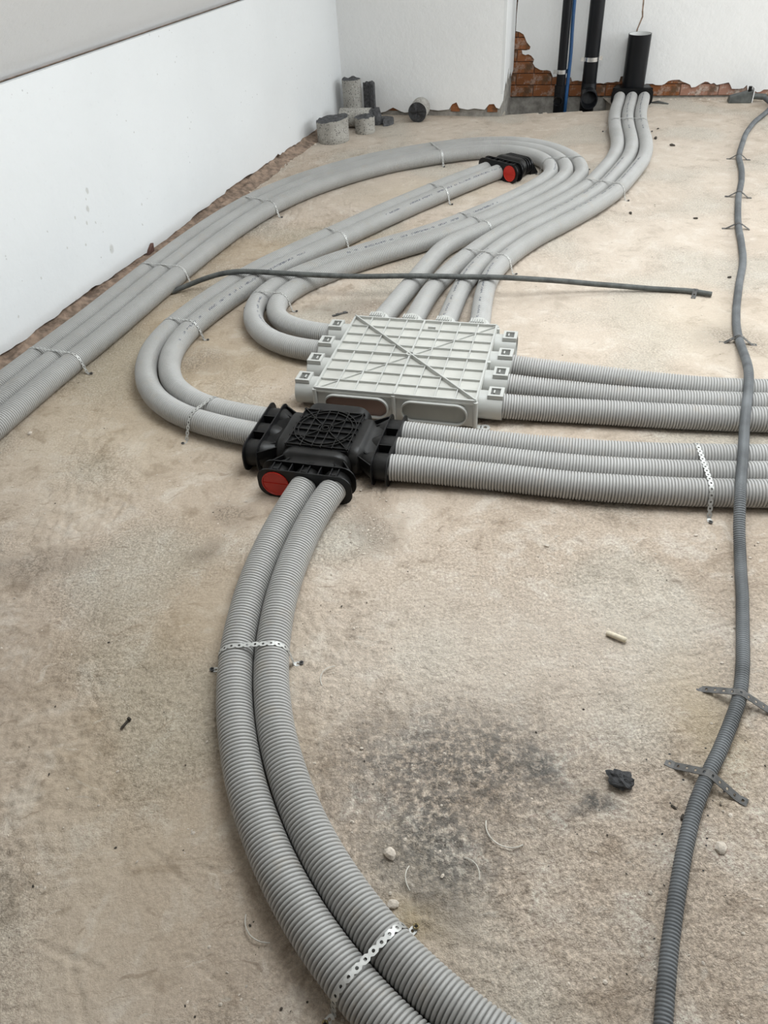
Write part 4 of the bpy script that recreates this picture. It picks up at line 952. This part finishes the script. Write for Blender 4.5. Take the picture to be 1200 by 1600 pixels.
# dark block and conduit cuff at the foot of the right wall
jb = thing('junction_block', 'dark wedge-shaped block where the conduit meets the far wall', 'block', (2.475, 5.40, 0), math.radians(-14))
k = MB(); k.loft([[(-.075, -.03, 0), (.062, -.03, 0), (.062, .04, 0), (-.075, .04, 0)], [(-.07, -.026, .035), (.064, -.026, .07), (.064, .036, .07), (-.07, .036, .035)]]); k.build('body', M['conduit_dark'], jb, bevel=.004)
k = MB(); k.box(.066, .072, -.028, .034, .002, .085); k.build('white_edge', M['frame'], jb)
k = MB(); k.loft([[(.045 + a, .0 + b, .06) for a, b in circle(.011, 12)], [(.045 + a, b, .092) for a, b in circle(.011, 12)]]); k.build('knob', M['black'], jb, 40)
k = MB(); k.loft([alongx(circle(.018, 14), .072, .035), alongx(circle(.018, 14), .15, .03)]); k.build('cuff', M['conduit_dark'], jb, 40)

# ------------------------------------------------------------------ drilled concrete cores by the corner
def core(name, label, loc, r_, h, rot=(0, 0, 0), seed=0, slope=.0, topm='corebreak'):
    t_ = thing(name, label, 'concrete core', loc, 0, 'drilled concrete cores in the corner')
    t_.rotation_euler = rot
    n = 30; rings = []
    top = lambda x, y: h + slope * x + .012 * noise.noise((x * 30 + seed, y * 30, seed))
    for f in (0, .02, .25, .5, .75, 1):
        ring = []
        for a, b in circle(r_ * (.985 if f == 0 else 1), n):
            w = 1 + .012 * noise.noise((a * 25 + seed, b * 25, f * 3))
            ring.append((a * w, b * w, top(a, b) * f))
        rings.append(ring)
    k = MB(); k.loft(rings, True, False); k.build('side', M['core'], t_, 40)
    rr = []
    for f in (1, .85, .6, .3, .05):
        rr.append([(a * f, b * f, (rings[-1][i][2] if f == 1 else top(a * f, b * f) + .006 * noise.noise((a * 60, b * 60, seed + f)))) for i, (a, b) in enumerate([(p[0], p[1]) for p in rings[-1]])])
    k = MB(); k.loft(rr, False, True); k.build('broken_face', M[topm], t_, 60)
    return t_
core('concrete_core', 'widest concrete core, standing in front of the others by the knee wall', (-.155, 5.155, 0), .098, .125, seed=1, slope=.12)
core('concrete_core', 'small upright concrete core beside the widest one', (.046, 5.295, 0), .063, .092, seed=4, slope=.05)
core('concrete_core', 'tall upright concrete core standing in the wall corner', (-.022, 5.665, 0), .062, .235, seed=7)
core('concrete_core', 'pale speckled concrete core lying behind the small upright one', (-.105, 5.45, .058), .056, .2, rot=(0, math.radians(90), math.radians(-14)), seed=9)
core('concrete_core', 'dark-ended concrete core lying on its side by the back wall', (.425, 5.57, .0605), .060, .135, rot=(math.radians(90), 0, math.radians(-15)), seed=12, topm='char')
def shard(name, label, loc, r0, r1, a0, a1, h, rot, m, seed):
    n = 10; rings = []
    for z in (0, h * .5, h):
        o_, i_ = [], []
        for j in range(n + 1):
            a = math.radians(a0 + (a1 - a0) * j / n)
            w = 1 + .05 * noise.noise((j * .9, z * 20, seed))
            zz = z * (1 + .07 * noise.noise((j * .7, seed, 2.0)))
            o_.append((r0 * w * math.cos(a), r0 * w * math.sin(a), zz)); i_.append((r1 * w * math.cos(a), r1 * w * math.sin(a), zz))
        rings.append(o_ + i_[::-1])
    k = MB(); k.loft(rings); ob = k.build(name, m, None, 40)
    ob.location = loc; ob.rotation_euler = rot
    return tag(ob, label, 'concrete piece', 'broken concrete pieces in the corner')
shard('concrete_shard', 'dark broken half-core leaning beside the tall core', (.085, 5.63, .0), .045, .012, -60, 120, .21, (0, 0, .3), M['corebreak'], 3)
shard('concrete_shard', 'dark curved concrete shard right of the lying speckled core', (.13, 5.50, .0), .062, .030, 150, 300, .10, (0, math.radians(-14), .2), M['corebreak'], 6)
shard('concrete_shard', 'flat dark concrete disc right of the curved shard', (.175, 5.46, .0), .062, .006, -100, 200, .035, (0, 0, 0), M['corebreak'], 8)

# ------------------------------------------------------------------ small things on the floor
def lump(name, loc, rx, ry, rz, m, seed, parent=None, sub=2, amp=.35):
    bm = bmesh.new(); bmesh.ops.create_icosphere(bm, subdivisions=sub, radius=1)
    for v in bm.verts:
        w = 1 + amp * noise.noise(v.co * 1.9 + Vector((seed * 3.1, seed, 0))) + amp * .5 * noise.noise(v.co * 5 + Vector((seed, 0, 0)))
        v.co = Vector((v.co.x * rx * w, v.co.y * ry * w, max(-.55, v.co.z) * rz * w))
    zmin = min(v.co.z for v in bm.verts)
    for v in bm.verts: v.co.z -= zmin
    me = bpy.data.meshes.new(name); bm.to_mesh(me); bm.free(); me.materials.append(m)
    o = link(bpy.data.objects.new(name, me), parent); o.location = loc; o.rotation_euler = (0, 0, seed * 1.3)
    return o
tag(lump('charcoal_lump', (.402, .745, .002), .022, .017, .010, M['char'], 2, sub=3, amp=.6), 'crusty black lump on the floor right of the soot stain', 'lump')
k = MB(); k.loft([alongx(circle(.0052, 14), -.022, .0075), alongx(circle(.0062, 14), -.019, .0075), alongx(circle(.0062, 14), .019, .0075), alongx(circle(.0050, 14), .022, .0075)])
o = k.build('wall_plug', M['cork'], None, 40); o.location = (.488, 1.082, 0); o.rotation_euler = (0, 0, math.radians(-35)); tag(o, 'beige cylindrical stub lying on the bare floor right of centre', 'plug')
b = thing('screw_bit', 'tiny dark screw lying on the floor far left', 'screw', (-.56, .944, 0), math.radians(240))
k = MB(); k.loft([alongx(circle(.0028, 10), -.011, .0035), alongx(circle(.0028, 10), .009, .0035), alongx(circle(.0008, 10), .014, .0035)]); k.build('shank', M['dirt'], b, 40)
k = MB(); k.loft([alongx(circle(.005, 6), -.015, .0048), alongx(circle(.005, 6), -.011, .0048)]); k.build('head', M['dirt'], b)
def wire(loc, rad, a0, a1, label, th=.0011, asp=1.0):
    pts = []
    for j in range(25):
        a = math.radians(a0 + (a1 - a0) * j / 24)
        pts.append((loc[0] + rad * math.cos(a), loc[1] + rad * asp * math.sin(a), .004 + .004 * math.sin(math.pi * j / 24)))
    P = np.array(pts); k = MB(); rings = []
    t = np.gradient(P, axis=0); t /= np.linalg.norm(t, axis=1)[:, None]
    sd = np.cross(t, [0, 0, 1]); sd /= np.linalg.norm(sd, axis=1)[:, None]
    for p, s_ in zip(P, sd): rings.append([tuple(p + s_ * a + np.array([0, 0, b])) for a, b in circle(th, 6)])
    k.loft(rings); tag(k.build('wire_offcut', M['wire'], None, 60), label, 'wire', 'pale wire offcuts on the floor')
wire((.183, .672), .040, 160, 300, 'pale curled wire below the soot stain, the largest of the curls')
wire((.09, .592), .030, -20, 75, 'short pale wire arc right of the foreground ducts, below the soot stain')
wire((.028, .592), .034, 140, 215, 'short straight pale wire between the ducts and the soot stain')
wire((-.125, 1.022), .034, 95, 205, 'pale curled wire right of the upper foreground strap')
wire((-.235, .545), .040, 170, 275, 'faint pale wire curl left of the foreground ducts')
k = MB()
for i in range(4): k.box(-.028 + i * .0155, -.016 + i * .0155, -.006, .006, .001, .004 + .002 * (i % 2))
k.box(-.03, .034, -.0075, -.0045, .001, .006)
o = k.build('strap_offcut', M['dullzinc']); o.location = (-.12, 2.746, 0); o.rotation_euler = (0, 0, math.radians(25)); tag(o, 'small dark perforated offcut on the floor behind the grey box', 'offcut')
BITS = [((1.719, 4.731), .018, 'dark dirt crumb right of the wall-adapter ducts, at their bend'), ((1.764, 4.576), .017, 'dark dirt crumb right of the wall-adapter ducts, lower one'), ((1.793, 4.92), .011, 'small dark dirt crumb right of the wall-adapter ducts, upper one'), ((1.007 + .03, 4.506), .012, 'dark crumb beside the turn of the duct loop'), ((1.417, 2.837), .010, 'dark crumb on the floor left of the right conduit, above the thin conduit end'), ((1.243, 3.586), .013, 'thin dark sliver right of the fanning ducts'), ((1.627 - .12, 3.47), .010, 'dark crumb left of the right conduit beside its strap'), ((.493, .668), .007, 'small dark pebble near the foreground conduit'), ((.484, .688), .006, 'tiny dark pebble beside the small dark pebble')]
for i, ((x, y), s_, lab) in enumerate(BITS):
    tag(lump('dirt_crumb', (x, y, 0), s_, s_ * .45, s_ * .4, M['dirt'], i + 1, amp=.5), lab, 'crumb', 'dark crumbs on the floor')
k = MB(); k.loft([[(-.055, -.007, .001), (-.055, .007, .001), (-.055, .006, .006), (-.055, -.006, .006)], [(-.01, -.009, .006), (-.01, .009, .006), (-.01, .008, .016), (-.01, -.008, .016)], [(.06, -.007, .001), (.06, .007, .001), (.06, .006, .005), (.06, -.006, .005)]])
o = k.build('rubber_strip', M['conduit_dark'], None); o.location = (1.985, 5.50, 0); o.rotation_euler = (0, 0, math.radians(-32)); tag(o, 'short bent dark strip on the floor right of the black wall adapter', 'strip')
PEB = [((.539, .609), .012, 'flat pale pebble right of the foreground conduit'), ((-.03, .638), .012, 'pale round pebble between foreground ducts and soot stain'), ((-.03, .553), .010, 'grey pebble beside the ochre stain next to the foreground strap'), ((-1.119 + .02, 2.06), .009, 'pale pebble on the floor below the left wall ducts'), ((.40, 1.39), .006, 'small pale pebble below the three right-hand ducts')]
for i, ((x, y), s_, lab) in enumerate(PEB):
    tag(lump('pebble', (x, y, 0), s_, s_ * .8, s_ * .5, M['stone'], i + 20, amp=.25), lab, 'pebble', 'pale pebbles on the floor')

def scatter(name, label, m, n, seed, area, smin, smax, keep=None):
    rg_ = random.Random(seed); vs, fs = [], []
    base = [(1, 0, 0), (.3, .9, .1), (-.8, .55, 0), (-.7, -.6, .05), (.4, -.95, 0), (.1, .05, .8)]
    fc_ = [(0, 1, 5), (1, 2, 5), (2, 3, 5), (3, 4, 5), (4, 0, 5), (4, 3, 2, 1, 0)]
    while n > 0:
        x, y = area(rg_)
        if keep and not keep(x, y): continue
        n -= 1
        s_ = smin * (smax / smin) ** (rg_.random() ** 2.2); a = rg_.uniform(0, 6.28); c_, sn_ = math.cos(a), math.sin(a); q = len(vs)
        f1, f2, f3 = s_ * rg_.uniform(.7, 1.3), s_ * rg_.uniform(.5, 1.0), s_ * rg_.uniform(.4, .8)
        for p in base:
            px, py = p[0] * f1, p[1] * f2
            vs.append((x + px * c_ - py * sn_, y + px * sn_ + py * c_, max(.0003, p[2] * f3)))
        fs += [tuple(i + q for i in f) for f in fc_]
    me = bpy.data.meshes.new(name); me.from_pydata(vs, [], fs); me.materials.append(m)
    return tag(link(bpy.data.objects.new(name, me)), label, 'debris', None, 'stuff')
def in_room(x, y):
    d = (K1 - K0).normalized()
    return (x - K0.x) * d.y - (y - K0.y) * d.x > .03 and y < 5.35 + (.1 if x > 1.75 else 0)
def any_where(g_): 
    y = .25 + 5.2 * g_.random() ** 1.6; return (g_.uniform(-1.3, 2.5), y)
scatter('floor_grit', 'fine pale grit and plaster crumbs scattered over the whole floor', M['stone'], 9000, 11, any_where, .0009, .0048, in_room)
scatter('dark_grit', 'fine dark grit scattered over the whole floor', M['dirt'], 1800, 12, any_where, .0008, .0036, in_room)
def near_soot(g_): return (g_.gauss(.46, .09), g_.gauss(.69, .09))
scatter('soot_grit', 'black grit around the crusty lump', M['char'], 90, 13, near_soot, .001, .0042)
def knee_foot(g_):
    s_ = g_.uniform(-.3, KL - .25); w_ = abs(g_.gauss(0, .04)) + .03
    d = (K1 - K0).normalized(); return (K0.x + d.x * s_ + d.y * w_, K0.y + d.y * s_ - d.x * w_)
scatter('wall_rubble', 'crumbled mortar and plaster rubble along the foot of the knee wall', M['stone'], 700, 14, knee_foot, .002, .010, in_room)
def far_foot(g_):
    s_ = g_.uniform(.75, 2.0); w_ = abs(g_.gauss(0, .05)) + .01; p = R0 + wl * s_; return (p.x - wl.y * -w_ * 1.0, p.y - wl.x * w_)
scatter('brick_rubble', 'crumbled brick and plaster along the foot of the far wall', M['stone'], 300, 15, far_foot, .003, .012)
def man_dirt(g_): return (g_.gauss(-.03, .05), g_.gauss(1.50, .07))
scatter('loose_dirt', 'patch of loose dirt right of the red-plugged connector', M['stone'], 300, 16, man_dirt, .001, .004)
